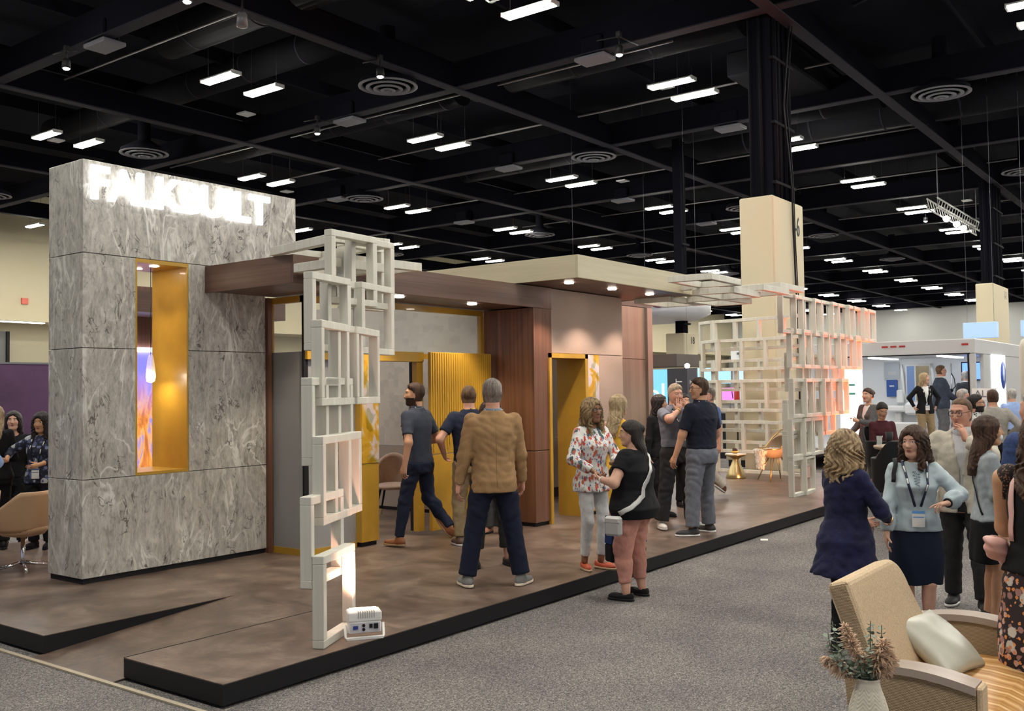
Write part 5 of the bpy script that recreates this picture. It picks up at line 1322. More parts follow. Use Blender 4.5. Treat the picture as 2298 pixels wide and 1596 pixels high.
person('man in oatmeal linen blazer and black glasses touching his face', (9.01, 1.96, 0), 185, 1.775, girth=1.02, skin='ruddy', hair=('receding', 'brown'), head=(-22, -10, 0),
       feet=((-.14, .08), (.12, -.12)), foot_ang=(18, -5), hands=((-.045, .185, 1.43), (.26, .12, .90)), elbow=((-1, .2, -.7), (.8, -.7, -.2)), palm=((1, -.6, .2), (-1, 0, 0)), hdir=((.25, -.1, 1), None), curl=(.7, .5), glasses=M_BLACK,
       top=dict(kind='jacket', mat=F_LINEN, sleeve=1.9, hem=.80, inf=.022, fold=.006, under=fabric('white_shirt', (.6, .6, .62))), bottom=dict(mat=F_DGREY, inf=.016, flare=.015), shoes=dict(mat=mat('black_knit_shoe', (.03, .03, .033), .7), sole=M_WHSH), hres=.0052, res=.012)
def ex_mask(i):
    H3 = i['H3']; b = MB(); b.sphere(tuple(H3((0, .062, -.052))), .045*i['hk'], 16, sx=1.0, sy=.95, sz=.85); b.build('face_mask', M_WHITE, i['root'], True)
    for s in (-1, 1): MB().tube([H3((s*.035, .085, -.035)), H3((s*.07, .03, -.012)), H3((s*.078, .0, .01))], .0015, 5).build('mask_loop', M_WHITE, i['root'], True)
    strap(i, [(-.14, .0, 1.46*i['k']), (-.05, -.145, 1.3*i['k']), (.06, -.16, 1.1*i['k']), (.17, -.1, .95*i['k'])], M_BLACK, .008)
person('woman with straight dark hair, white face mask and light grey top', (8.43, 1.66, 0), 296, 1.64, fem=True, girth=.92, skin='warm', hair=('straightlong', 'darkbrown'), head=(-8, 0, 0),
       hands=((-.05, .22, 1.05), (.10, .24, 1.0)), top=dict(kind='tee', mat=F_LGREY, sleeve=1.9, hem=.88), bottom=dict(kind='skirt', mat=F_BLACK, len=.55, waist=1.0), shoes=dict(mat=M_BLACK), extras=ex_mask)
person('grey-haired man in a blue wool suit at the right edge', (7.66, 1.17, 0), 55, 1.84, girth=1.12, skin='ruddy', hair=('short', 'grey'), head=(10, 0, 0), top=dict(kind='jacket', mat=F_SUIT, sleeve=1.95, hem=.80, inf=.022), bottom=dict(mat=F_SUIT), shoes=dict(mat=M_BLACK), feet=((-.1, 0), (.1, 0)))
def ex_lace(i):
    k = i['k']; m_p = mat('pale_pink_webbing', (.66, .40, .36), .6)
    # crossbody strap from the shoulder down to the hip bag
    strap(i, [(-.04, .14, 1.22*k), (-.09, .10, 1.40*k), (-.095, .02, 1.475*k), (-.095, -.06, 1.44*k), (-.115, -.14, 1.25*k), (-.14, -.15, 1.10*k)], m_p, .022)
    MB().box(-.222, -.182, -.145, -.115, 1.08*k, 1.12*k, .006).build('strap_buckle', mat('dusty_pink_plastic', (.50, .26, .22), .4), i['root'], True)
    c_ = np.array([-.20, -.09, 1.04*k])
    def fbag(X, Y, Z):
        x, y, z = X-c_[0], Y-c_[1], Z-c_[2]; z2 = z+.45*y; kk = (np.abs(x/.05)**2.6+np.abs(y/.10)**2.6+np.abs(z2/.062)**2.6)**(1/2.6)
        return (kk-1)*.05+folds((X, Y, Z), .004, 60, 2.)
    V, F = surfnet(fbag, c_-.15, c_+.15, .006); link('hip_bag', np_mesh('hip_bag', [(V, F, 0)]), mat('pale_pink_leather', (.62, .34, .29), .5), i['root'], True)
    # scalloped lace shoulder
    S_, E_, W_ = i['arms'][0]
    def fl_(X, Y, Z):
        d = cone((X, Y, Z), S_+np.array([.03, 0, .02]), S_+(E_-S_)*.5, .062*k, .054*k)
        t = ((X-S_[0])*(E_-S_)[0]+(Y-S_[1])*(E_-S_)[1]+(Z-S_[2])*(E_-S_)[2])/((E_-S_)**2).sum()
        a = np.arctan2(X-S_[0], Y-S_[1]); return smax(d, (t-.33-.05*np.abs(np.sin(a*4)))*.3, .004)
    V, F = surfnet(fl_, S_-np.array([.14, .14, .25]), S_+np.array([.14, .14, .12]), .007)
    link('lace_sleeve', np_mesh('lace_sleeve', [(V, F, 0)]), m_floral('black_lace', (.016, .010, .010), [(.30, .15, .09)], 90, .5), i['root'], True)
person('woman at right edge in black lace top, dark floral skirt and pink crossbody strap', (5.62, .84, 0), 338, 1.74, fem=True, girth=1.12, armx=1.42, armg=1.25, skin='warm', hair=('longwavy', 'darkbrown'), head=(10, 0, 0),
       hands=((-.08, .26, 1.14), (.18, .30, 1.05)), elbow=((-1, -.6, -.25), (1, -.6, -.6)), top=dict(kind='blouse', mat=F_BLACK, sleeve=0, hem=.94, inf=.014), bottom=dict(kind='skirt', mat=F_ROSES, len=.18, sweep=.05, waist=1.02, inf=.012), shoes=dict(mat=M_BLACK), extras=ex_lace, hres=.006)

# --- further away on the right
person('woman with a dark bun in a grey tweed blazer beside the orange lattice', (16.95, 5.15, .15), 150, 1.70, fem=True, girth=1.02, skin='fair', hair=('bun', 'darkbrown'), head=(10, 0, 0), feet=((-.1, .05), (.1, -.05)),
       hands=((-.10, .36, 1.20), (.22, .22, .98)), top=dict(kind='jacket', mat=F_TWEED, sleeve=1.9, hem=.82, inf=.02), bottom=dict(mat=F_BROWNT, inf=.008, flare=0, upto=1.75), shoes=dict(mat=mat('nude_sandal', (.5, .25, .18), .5), kind='flat'), res=.016, hres=.009)
person('dark-haired woman seated at the high table in a maroon top', (15.1, 4.40, 0), 215, 1.62, fem=True, skin='tan', hair=('updo', 'black'), head=(0, -25, 0), seat=.84, feet=((-.08, .25), (.08, .25)), hands=((-.12, .3, 1.02), (.12, .3, 1.02)), top=dict(kind='tee', mat=fabric('maroon_knit', (.06, .015, .02)), sleeve=1.9, hem=.88), bottom=dict(mat=F_BLACK), res=.016, hres=.009, foot_lift=(.4, .4))
person('blond woman in a black blazer and khaki trousers inside the white truck', (22.7, 5.68, .50), 215, 1.66, fem=True, skin='fair', hair=('straightlong', 'blond'), head=(45, 0, 0), hands=((-.24, .0, .95), (.24, .0, .95)), elbow=((-1, -.4, 0), (1, -.4, 0)), feet=((-.12, .0), (.12, .12)),
       top=dict(kind='jacket', mat=F_BLACK, sleeve=1.9, hem=.80), bottom=dict(mat=F_KHAKI, inf=.02, flare=.02), shoes=dict(mat=M_BLACK), lanyard=dict(mat=M_BLACK, badge=BG(), drop=1.05), res=.018, hres=.010)
person('tall man in a dark blue suit and glasses standing in the white truck', (24.3, 5.72, .50), 300, 1.84, girth=1.28, skin='ruddy', hair=('short', 'brown'), glasses=M_BLACK, head=(-5, 0, 0), hands=((-.10, .32, 1.0), (.10, .32, 1.0)), top=dict(kind='jacket', mat=fabric('slate_wool', (.045, .055, .085)), sleeve=1.95, hem=.80), bottom=dict(mat=fabric('grey_wool', (.12, .12, .13))), shoes=dict(mat=M_BLACK), res=.018, hres=.010)
person('white-haired man in a dark jacket at the back of the truck', (26.3, 5.60, .50), 40, 1.72, skin='fair', hair=('short', 'grey'), top=dict(kind='jacket', mat=fabric('dark_slate', (.05, .055, .065)), sleeve=1.95, hem=.8), bottom=dict(mat=F_DGREY), res=.02, hres=.012)
person('grey-haired man with glasses behind the linen blazer man', (19.2, 4.15, 0), 320, 1.80, skin='ruddy', hair=('short', 'grey'), glasses=M_BLACK, head=(-20, 0, 0), top=dict(kind='tee', mat=F_HEATH, sleeve=1.9, hem=.9), bottom=dict(mat=F_DGREY), res=.018, hres=.010)
person('dark-haired man with glasses and beard just behind the linen blazer man', (15.0, 3.08, 0), 300, 1.74, skin='tan', hair=('short', 'black'), glasses=M_BLACK, beard='black', head=(-15, 0, 0), top=dict(kind='polo', mat=m_floral('small_print_shirt', (.45, .45, .45), [(.02, .02, .02)], 30, .5), sleeve=.8, hem=.9), bottom=dict(mat=F_DGREY), res=.016, hres=.009)
person('man in a pale grey shirt with his back turned and hands on hips', (17.5, 3.32, 0), 20, 1.79, girth=1.12, skin='tan', hair=('short', 'darkbrown'), hands=((-.21, .06, 1.03), (.21, .06, 1.03)), elbow=((-1, -.5, 0), (1, -.5, 0)), top=dict(kind='tee', mat=fabric('stone_shirt', (.30, .28, .25)), sleeve=1.9, hem=.92), bottom=dict(mat=F_BLACK), res=.016, hres=.010)
person('woman with dark hair beside the man in the pale grey shirt', (17.9, 3.75, 0), 200, 1.68, fem=True, skin='tan', hair=('shoulder', 'black'), top=dict(kind='tee', mat=F_DGREY, sleeve=1.9, hem=.9), bottom=dict(mat=F_BLACK), res=.02, hres=.011)
person('man in a bright blue shirt far back right of the truck', (22.6, 3.92, 0), 40, 1.78, skin='fair', hair=('short', 'grey'), top=dict(kind='tee', mat=F_LBLUE, sleeve=1.9, hem=.92), bottom=dict(mat=F_DGREY), res=.018, hres=.011)

# --- far left
person('blond woman in a black jacket seen from behind at the far left', (5.45, 11.6, .15), 75, 1.66, fem=True, skin='fair', hair=('long', 'blond'), head=(-25, 0, 0), top=dict(kind='jacket', mat=F_BLACK, sleeve=1.95, hem=.85), bottom=dict(mat=F_BLACK), hands=((-.1, .25, 1.1), (.12, .25, 1.1)), res=.015, hres=.008)
person('smiling dark-haired woman in black by the purple wall', (6.15, 12.6, 0), 235, 1.72, fem=True, skin='fair', hair=('long', 'black'), top=dict(kind='tee', mat=F_BLACK, sleeve=1.9, hem=.9, neck=.04), bottom=dict(mat=F_BLACK), res=.015, hres=.008)
person('short dark-haired woman in a navy floral blouse pointing left', (5.82, 11.25, .15), 215, 1.56, fem=True, girth=1.1, skin='warm', hair=('shoulder', 'black'), head=(0, -8, 0), hands=((-.12, .34, 1.10), (.33, .26, 1.16)), elbow=((-1, -.5, -.5), (1, -.3, -.3)), hdir=(None, (.8, .3, -.1)), top=dict(kind='blouse', mat=F_NFLOR, sleeve=1.6, hem=.85), bottom=dict(mat=F_BLACK), lanyard=dict(mat=M_BLACK, badge=BG(), drop=1.08), res=.014, hres=.0075)
person('person in a light blue shirt, only the elbow showing at the left edge', (3.78, 8.72, .15), 100, 1.78, girth=1.1, skin='fair', hair=('short', 'brown'), hands=((-.2, .2, 1.05), (.22, .2, 1.05)), elbow=((-1, -.5, -.4), (1, -.5, -.4)), top=dict(kind='tee', mat=F_LBLUE, sleeve=1.9, hem=.9), bottom=dict(mat=F_DGREY), res=.016, hres=.012)
# ================================================================= armchair in the foreground
M_WEAVE = m_herring('tan_herringbone_weave', (.26, .175, .10), (.50, .38, .235), 210)
M_CREAM = mat('cream_boucle', (.60, .45, .29), .85, nz=(90, .16), bmp=(160, .6, .004))
M_CAP = wood('greywashed_maple', (.34, .27, .22), (.43, .35, .30), 'Y', rough=.4, fine=12)
def m_seat():
    m, nt, bs = nodes('striped_honey_leather')
    tc = nt.nodes.new('ShaderNodeTexCoord'); s = nt.nodes.new('ShaderNodeSeparateXYZ'); L(nt, tc.outputs['Object'], s.inputs[0])
    n = noise(nt, tc.outputs['Object'], 2.2, 2, .5)
    def mth(op, a, b):
        q = nt.nodes.new('ShaderNodeMath'); q.operation = op
        for i, v_ in enumerate((a, b)):
            if isinstance(v_, (int, float)): q.inputs[i].default_value = v_
            else: L(nt, v_, q.inputs[i])
        return q.outputs[0]
    x = mth('ADD', mth('MULTIPLY', s.outputs['X'], 62), mth('MULTIPLY', n, 7))
    w = mth('MULTIPLY', mth('ADD', mth('SINE', x, 0), 1), .5)
    w2 = mth('MULTIPLY', mth('ADD', mth('SINE', mth('MULTIPLY', x, 2.37), 0), 1), .5)
    c = ramp(nt, w, [(.0, (.50, .235, .065)), (.78, (.56, .28, .085)), (.92, (.78, .56, .30))])
    c = mix(nt, .25, c, ramp(nt, w2, [(.5, (.42, .18, .05)), (.9, (.72, .50, .25))]))
    L(nt, c, bs.inputs['Base Color']); bs.inputs['Roughness'].default_value = .42; return m
ac = thing('lounge_armchair', 'wide armchair with cream boucle back, herringbone sides and honey striped seat', 'armchair', (5.07, 1.2, 0))
def arched(x0, x1, m1, m2):
    """arm: upholstered side panel under an arched wooden cap, running in y from 1.50 (rear) to .86 (front)"""
    ys = np.linspace(1.50, .95, 12)
    zc = [.615+.052*math.sin(PI*(.12+.80*i/11)) for i in range(12)]
    b = MB(); pts = [(x0, y, z-.035) for y, z in zip(ys, zc)]+[(x0, .95, .12), (x0, 1.46, .12)]
    b.prism(pts, (x1-x0, 0, 0)); side = b.build('arm_panel', m1, ac)
    b = MB()
    top = [(x0-.012, y, z) for y, z in zip(ys, zc)]; bot = [(x0-.012, y, z-.034) for y, z in zip(ys, zc)][::-1]
    b.prism(top+bot, (x1-x0+.024, 0, 0)); b.build('wooden_arm_cap', m2, ac)
    b = MB(); b.box(x0+.002, x1-.002, .925, .952, .12, zc[-1]-.002, .008); b.build('front_piping_panel', M_CREAM, ac)
arched(4.47, 4.585, M_WEAVE, M_CAP); arched(5.66, 5.775, M_WEAVE, M_CAP)
b = MB(); ys = [(1.36, .44), (1.2, .475), (1.05, .475), (.93, .462), (.86, .43), (.83, .37), (.84, .28), (.86, .26), (1.36, .26)]
b.prism([(4.59, y, z) for y, z in ys], (1.065, 0, 0)); o = b.build('seat_cushion', m_seat(), ac)
bv = o.modifiers.new('round', 'BEVEL'); bv.width = .02; bv.segments = 3; bv.limit_method = 'ANGLE'; bv.angle_limit = .6
for f in o.data.polygons: f.use_smooth = False
MB().box(4.60, 5.65, .90, 1.40, .16, .26).build('seat_rail', M_WEAVE, ac)
# back: slab leaning back, rounded top corners
b = MB(); w0, w1 = 4.47, 5.30
prof = []
for i in range(9):
    a = PI/2*i/8; prof.append((w1-.16+.16*math.sin(a), .87+.15*math.cos(a)))
outl = [(w0, .30), (w0, 1.02)]+prof+[(w1+.12, .48), (w1+.12, .30)]
def lean_y(z): return 1.22+(z-.3)*.36
a_ = [b.bm.verts.new((x, lean_y(z), z)) for x, z in outl]; c_ = [b.bm.verts.new((x, lean_y(z)+.10, z-.03)) for x, z in outl]
b.bm.faces.new(a_); b.bm.faces.new(c_[::-1]); n_ = len(outl)
for i in range(n_):
    f = b.bm.faces.new((a_[i], a_[(i+1) % n_], c_[(i+1) % n_], c_[i]))
    if i == 0: f.material_index = 1
o = b.build('backrest', [M_CREAM, M_WEAVE], ac)
bv = o.modifiers.new('round', 'BEVEL'); bv.width = .028; bv.segments = 3; bv.limit_method = 'ANGLE'; bv.angle_limit = .5
for x, y in ((4.51, .9), (4.51, 1.45), (5.73, .9), (5.73, 1.45)): MB().box(x-.025, x+.025, y-.025, y+.025, 0, .13).build('leg', M_CAP, ac)

def pillow_mesh(w, h, t, n=18):
    V = []; F = []
    for s in (1, -1):
        for i in range(n+1):
            for j in range(n+1):
                u, v = 2*i/n-1, 2*j/n-1
                e = (1-abs(u)**2.6)*(1-abs(v)**2.6); pin = 1-.10*(1-(abs(u)*abs(v))**2)*max(abs(u), abs(v))**6
                V.append((u*w/2*pin, s*(t/2)*max(0, e)**.55+.006*math.sin(7*u+3*v)*e, v*h/2*pin))
    N_ = (n+1)**2
    for k in (0, 1):
        for i in range(n):
            for j in range(n):
                q = [i*(n+1)+j, (i+1)*(n+1)+j, (i+1)*(n+1)+j+1, i*(n+1)+j+1]
                q = [x+k*N_ for x in q]; F.append(q if k else q[::-1])
    me = bpy.data.meshes.new('cushion'); me.from_pydata(V, [], F)
    bm = bmesh.new(); bm.from_mesh(me); bmesh.ops.remove_doubles(bm, verts=bm.verts[:], dist=.0015); bmesh.ops.recalc_face_normals(bm, faces=bm.faces[:]); bm.to_mesh(me); bm.free()
    for p in me.polygons: p.use_smooth = True
    return me
o = link('cushion', pillow_mesh(.54, .38, .13), mat('pale_sage_leather', (.50, .50, .42), .38, nz=(5, .04)))
o.location = (5.22, 1.27, .605); o.rotation_euler = (math.radians(-50), math.radians(4), math.radians(-6))
tag(o, 'pale sage leather cushion leaning in the corner of the armchair', 'cushion')

# side table and vase in front of the armchair
st = thing('side_table', 'low round table under the white chevron vase, below the frame', 'side table', (3.742, 1.168, 0))
MB().lathe([(.22, .495), (.225, .51), (.22, .525)], (3.742, 1.168, 0), 36).build('table_top', M_CAP, st)
MB().lathe([(.02, .02), (.02, .495)], (3.742, 1.168, 0), 16).lathe([(.14, 0), (.14, .02)], (3.742, 1.168, 0), 24).build('pedestal', M_BLACK, st)
vz = thing('vase', 'white chevron textured vase with dried pampas and eucalyptus', 'vase', (3.742, 1.168, .525))
def chevron_vase():
    prof = [(.040, 0), (.058, .02), (.070, .07), (.0735, .12), (.070, .17), (.057, .215), (.046, .245), (.0425, .27), (.045, .285)]
    zs = np.linspace(0, .285, 90); rs = np.interp(zs, [p[1] for p in prof], [p[0] for p in prof]); seg = 120
    bm = bmesh.new(); rings = []
    for z, r in zip(zs, rs):
        ring = []
        for k in range(seg):
            a = 2*PI*k/seg; zig = abs(((a*9/(2*PI)) % 1)-.5)*.05
            d = .0016*math.sin((z+zig)*430)*(1 if .02 < z < .25 else 0)
            ring.append(bm.verts.new(((r+d)*math.cos(a), (r+d)*math.sin(a), z)))
        rings.append(ring)
    for i in range(len(rings)-1):
        for k in range(seg):
            f = bm.faces.new((rings[i][k], rings[i][(k+1) % seg], rings[i+1][(k+1) % seg], rings[i+1][k])); f.smooth = True
    bm.faces.new(rings[0][::-1])
    me = bpy.data.meshes.new('vase_body'); bm.to_mesh(me); bm.free(); return me
link('vase_body', chevron_vase(), mat('ivory_ceramic', (.62, .57, .47), .5), vz, True)
M_PAMP = mat('dry_pampas', (.66, .47, .33), .9, nz=(50, .25)); M_EUC = mat('eucalyptus_leaf', (.12, .17, .115), .5, nz=(20, .2)); M_EUC2 = mat('pale_eucalyptus_leaf', (.30, .36, .28), .5)
rr = random.Random(3)
def cdir(sx, up_, dep=0):       # sideways (to the camera's right), up, away
    return Vector((rt.x*sx+fw.x*dep, rt.y*sx+fw.y*dep, up_))
def plume(dx, h, wd, n, droop=0.0):
    base = Vector((0, 0, .26)); tip = base+cdir(dx, h, rr.uniform(-.03, .05))
    stem = [base.lerp(tip, t)+Vector((0, 0, .02*math.sin(PI*t))) for t in np.linspace(0, 1, 8)]
    MB().tube(stem, .0022, 5).build('stem', M_PAMP, vz, True)
    b = MB()
    for i in range(n):
        t = .35+.65*rr.random(); p = stem[0].lerp(stem[-1], t)
        L_ = wd*(1.05-abs(t-.68)*1.3)*rr.uniform(.6, 1.1)
        d = ((tip-base).normalized()*rr.uniform(.5, 1.0)+Vector((rr.gauss(0, .5), rr.gauss(0, .5), rr.gauss(0, .35)-droop))).normalized()
        q = [p, p+d*L_*.5+Vector((0, 0, -.002)), p+d*L_+Vector((0, 0, -.008-droop*.02))]
        b.tube(q, [.0022, .0032, .0008], 4)
    b.build('pampas_plume', M_PAMP, vz, True)
plume(-.085, .215, .045, 420); plume(-.14, .09, .05, 300, .3); plume(.065, .155, .055, 620, .2); plume(.085, .10, .05, 460, .3); plume(-.02, .12, .035, 160)
def euca(dx, h, n, dep):
    base = Vector((0, 0, .25)); tip = base+cdir(dx, h, dep); bend = cdir(dx*.25, -.01, 0)
    pt = lambda t: base.lerp(tip, t)+bend*math.sin(PI*t)
    MB().tube([pt(t) for t in np.linspace(0, 1, 8)], .0018, 5).build('stem', mat('eucalyptus_stem', (.12, .09, .05), .7), vz, True)
    b = MB()
    for i in range(n):
        t = .18+.82*i/n
        for s in (0, 1):
            p = pt(t); a = i*1.9+s*PI; d = Vector((math.cos(a), math.sin(a), .35)).normalized(); r_ = .0135*(1.15-.5*t)*rr.uniform(.8, 1.2)
            c = p+d*r_*1.1; nrm_ = Vector((rr.gauss(0, .6), rr.gauss(0, .6), 1)).normalized(); u = d; w = nrm_.cross(u).normalized(); u = w.cross(nrm_)
            ring = [c+u*r_*math.cos(k*PI/4)*1.05+w*r_*.85*math.sin(k*PI/4)+nrm_*.002*math.cos(k*PI/2) for k in range(8)]
            b.face(ring, rr.random() < .35)
    b.build('eucalyptus_leaves', [M_EUC, M_EUC2], vz, True)
euca(-.145, .20, 15, .0); euca(-.115, .235, 14, .04); euca(.012, .245, 15, -.01); euca(.075, .215, 13, .05); euca(-.04, .13, 9, -.03); euca(.035, .16, 10, .04); euca(.0, .10, 8, -.04)

# white paper on the carpet
tag(MB().obox((11.64, 4.86, .003), .13, .09, .004, .4).build('paper_card', M_WHITE), 'small white card lying on the carpet by the platform edge', 'card')

# ================================================================= seats on the platform
M_TUB = mat('caramel_leather', (.48, .30, .17), .55)
def tub_chair(label, x, y, rz):
    r = thing('swivel_chair', label, 'chair', (x, y, Z0), rz)
    V = []; F = []; n, m_ = 26, 9
    for i in range(n+1):
        a = -PI*.78+2*PI*.78*i/n
        top = .80-.26*max(0, (abs(a)/(PI*.78)-.42)/.58)**.8
        for j in range(m_+1):
            t = j/m_; z = .40+(top-.40)*t; rad = .22+.055*t**.6
            V.append((rad*math.sin(a)*1.08, -rad*math.cos(a), z))
    for i in range(n):
        for j in range(m_): F.append((i*(m_+1)+j, (i+1)*(m_+1)+j, (i+1)*(m_+1)+j+1, i*(m_+1)+j+1))
    me = bpy.data.meshes.new('shell'); me.from_pydata(V, [], F)
    for p in me.polygons: p.use_smooth = True
    o = link('shell', me, M_TUB, r, True); sd = o.modifiers.new('thick', 'SOLIDIFY'); sd.thickness = .03; sd.offset = -1
    MB().lathe([(.10, .34), (.20, .36), (.235, .40), (.235, .44), (.20, .46), (.05, .465)], seg=28).build('seat', M_TUB, r, True)
    MB().lathe([(.028, .06), (.022, .12), (.022, .35)], seg=16).build('pedestal', M_CHROME, r, True)
    for k in range(4):
        a = PI/4+k*PI/2; MB().tube([(0, 0, .085), (.12*math.cos(a), .12*math.sin(a), .05), (.30*math.cos(a), .30*math.sin(a), .018)], [.02, .016, .012], 8).build('leg', M_CHROME, r, True)
    return r
tub_chair('caramel leather swivel chair on chrome base left of the marble wall', 4.98, 10.0, math.radians(25))
tub_chair('caramel swivel chair cut off by the left edge of the picture', 4.62, 10.35, math.radians(60))

vc = thing('velvet_chair', 'beige velvet dining chair with dark legs by the papered wall', 'chair', (10.12, 9.75, Z0), math.radians(120))
M_VEL = mat('beige_velvet', (.50, .36, .27), .8, sheen=.4, nz=(8, .12))
def fseat(X, Y, Z): return ell((X, Y, Z), (0, .02, .42), (.27, .26, .055))
V, F = surfnet(fseat, (-.32, -.3, .34), (.32, .34, .5), .012); link('seat', np_mesh('seat', [(V, F, 0)]), M_VEL, vc, True)
def fback(X, Y, Z):
    s = np.abs(ell((X, Y-.10, Z), (0, 0, .50), (.29, .33, .40)))-.022
    s = smax(s, Y+.02-(.86-Z)*.25, .02); s = smax(s, .42-Z, .01); return s
V, F = surfnet(fback, (-.36, -.34, .36), (.36, .3, .95), .012); link('backrest', np_mesh('backrest', [(V, F, 0)]), M_VEL, vc, True)
for x, y in ((-.19, -.15), (.19, -.15), (-.18, .19), (.18, .19)):
    MB().tube([(x*.8, y*.8, .40), (x*1.15, y*1.15, .08)], [.018, .012], 8).build('leg', M_BLACK, vc, True)
    MB().tube([(x*1.15, y*1.15, .08), (x*1.18, y*1.18, 0)], [.012, .009], 8).build('brass_foot', M_GOLDR, vc, True)

wc = thing('wire_chair', 'rattan bucket chair with gold wire legs under a white fur throw', 'chair', (17.66, 7.12, Z0), math.radians(50))
M_RAT = mat('rattan_weave', (.36, .26, .17), .7, bmp=(60, .8, .01))
def fbucket(X, Y, Z):
    s = np.abs(ell((X, Y, Z), (0, .02, .66), (.29, .30, .24)))-.014
    rim = Z-(.60+.34*np.clip((-Y+.05)/.28, 0, 1)); return smax(s, rim, .01)
V, F = surfnet(fbucket, (-.36, -.36, .38), (.36, .38, .98), .013); link('bucket', np_mesh('bucket', [(V, F, 0)]), M_RAT, wc, True)
MB().tube([(.29*math.cos(a), .02+.30*math.sin(a), .60+.34*min(1, max(0, (-.30*math.sin(a)+.03)/.28))) for a in np.linspace(0, 2*PI, 40)[:-1]], .012, 8, closed=True).build('rim', M_GOLDR, wc, True)
for sx_ in (-1, 1):
    for sy_ in (-1, 1):
        MB().tube([(sx_*.10, sy_*.08, .44), (sx_*.25, sy_*.24, .0)], .008, 6).tube([(sx_*.03, sy_*.10, .44), (sx_*.25, sy_*.24, .0)], .007, 6).build('leg', M_GOLDR, wc, True)
def ffur(X, Y, Z):
    a = stack((X, Y+.29, Z), [(.62, .17, .045, 0, 0), (.80, .20, .05, 0, 0), (.97, .17, .055, 0, 0), (1.0, .10, .05, 0, 0)])
    c = ell((X, Y, Z), (0, .03, .56), (.22, .26, .05)); e = stack((X, Y-.31, Z), [(.22, .13, .03, 0, 0), (.58, .19, .05, 0, 0)])
    d = smin(smin(a, c, .06), e, .06)
    return d+.009*np.sin(X*60+5*np.sin(Z*21))*np.sin(Z*35+4*np.sin(Y*30+X*33))
V, F = surfnet(ffur, (-.3, -.36, .16), (.3, .42, 1.06), .011)
o = link('fur_throw', np_mesh('fur_throw', [(V, F, 0)]), mat('white_fur', (.74, .70, .63), .95, bmp=(70, 1, .02))); o.location = wc.location; o.rotation_euler = wc.rotation_euler
tag(o, 'shaggy white fur throw draped over the rattan bucket chair', 'throw')

gt = thing('hourglass_table', 'brushed gold hourglass side table near the white lattice', 'side table', (17.75, 7.95, Z0))
MB().lathe([(.19, 0), (.195, .02), (.16, .12), (.10, .25), (.062, .35), (.062, .37), (.12, .41), (.20, .44), (.205, .455), (.20, .46)], (17.75, 7.95, Z0), 28).build('base', mat('brushed_gold', (.46, .36, .18), .28, 1), gt)
MB().lathe([(.20, .46), (.205, .468), (.20, .472)], (17.75, 7.95, Z0), 28).build('table_top', M_WHITE, gt)
o = MB().lathe([(.04, 0), (.07, .03), (.075, .05), (.07, .05), (.03, .012)], (17.78, 7.98, Z0+.473), 20).build('bowl', mat('yellow_bowl', (.6, .42, .08), .4)); tag(o, 'small yellow bowl on the gold hourglass table', 'bowl')
b = MB(); 
for i in range(5): b.sphere((17.78+.03*math.cos(i*1.3), 7.98+.03*math.sin(i*1.3), Z0+.535+.02*(i % 2)), .026, 10)
tag(b.build('dark_fruit', mat('dark_fruit_skin', (.06, .02, .015), .4)), 'dark round fruit heaped in the yellow bowl', 'fruit', kind='stuff')

# ================================================================= high table and stools on the carpet
ht = thing('high_table', 'round wood-rimmed high bar table with drinks behind the gesturing woman', 'table', (13.7, 3.45, 0))
MB().lathe([(.62, 1.05), (.64, 1.07), (.64, 1.09)], (13.7, 3.45, 0), 36).build('table_top', mat('oak_top', (.30, .21, .13), .45), ht)
MB().lathe([(.05, .03), (.05, 1.05)], (13.7, 3.45, 0), 16).lathe([(.36, 0), (.36, .03)], (13.7, 3.45, 0), 28).build('pedestal', M_BLACK, ht)
def cup(name, label, x, y, r, h, m):
    t = MB().lathe([(r*.8, 0), (r, h), (r*.9, h), (r*.7, .01)], (x, y, 1.09), 18).build(name, m); tag(t, label, 'cup'); return t
cup('black_cup', 'tall black cup on the high bar table', 13.45, 3.83, .05, .19, M_BLACK)
cup('water_glass', 'clear water glass beside the black cup on the bar table', 13.35, 3.93, .04, .14, M_GLASS)
cup('blue_cup', 'small blue cup right of the black cup on the bar table', 13.5, 3.62, .035, .09, mat('blue_plastic', (.02, .05, .25), .4))
cup('blue_cup', 'small blue tumbler between the blue cup and the amber jar', 13.52, 3.52, .03, .10, mat('blue_plastic', (.02, .05, .25), .4))
t = thing('amber_jar', 'amber candle jar near the right rim of the bar table', 'jar', (13.52, 3.17, 1.09))
MB().lathe([(.05, 0), (.052, .12), (.05, .12)], seg=18).build('jar_body', mat('amber_glass', (.35, .08, .015), .2), t, True); MB().lathe([(.052, .12), (.052, .145)], seg=18).build('lid', M_WHITE, t, True)
def stool(label, x, y, rz):
    r = thing('bar_stool', label, 'stool', (x, y, 0), rz)
    def fsh(X, Y, Z):
        s = np.abs(stack((X, Y, Z), [(.70, .20, .19, 0, 0), (.80, .235, .225, 0, 0), (1.28, .25, .24, 0, 0)], pw=2.6))-.014
        return smax(smax(s, Z-1.08-.20*np.clip((-Y+.02)/.2, 0, 1), .01), .68-Z, .01)
    V, F = surfnet(fsh, (-.3, -.3, .64), (.3, .3, 1.32), .013); link('shell', np_mesh('shell', [(V, F, 0)]), M_BLK2, r, True)
    MB().lathe([(.19, .70), (.215, .73), (.20, .77), (.05, .775)], seg=24).build('seat', M_BLK2, r, True)
    for sx_ in (-1, 1):
        for sy_ in (-1, 1): MB().tube([(sx_*.15, sy_*.15, .72), (sx_*.22, sy_*.22, 0)], [.02, .015], 8).build('leg', mat('ashwood_leg', (.28, .24, .20), .5), r, True)
    MB().tube([(.2, .2, .25), (-.2, .2, .25), (-.2, -.2, .25), (.2, -.2, .25)], .01, 6, closed=True).build('footrest', M_CHROME, r, True)
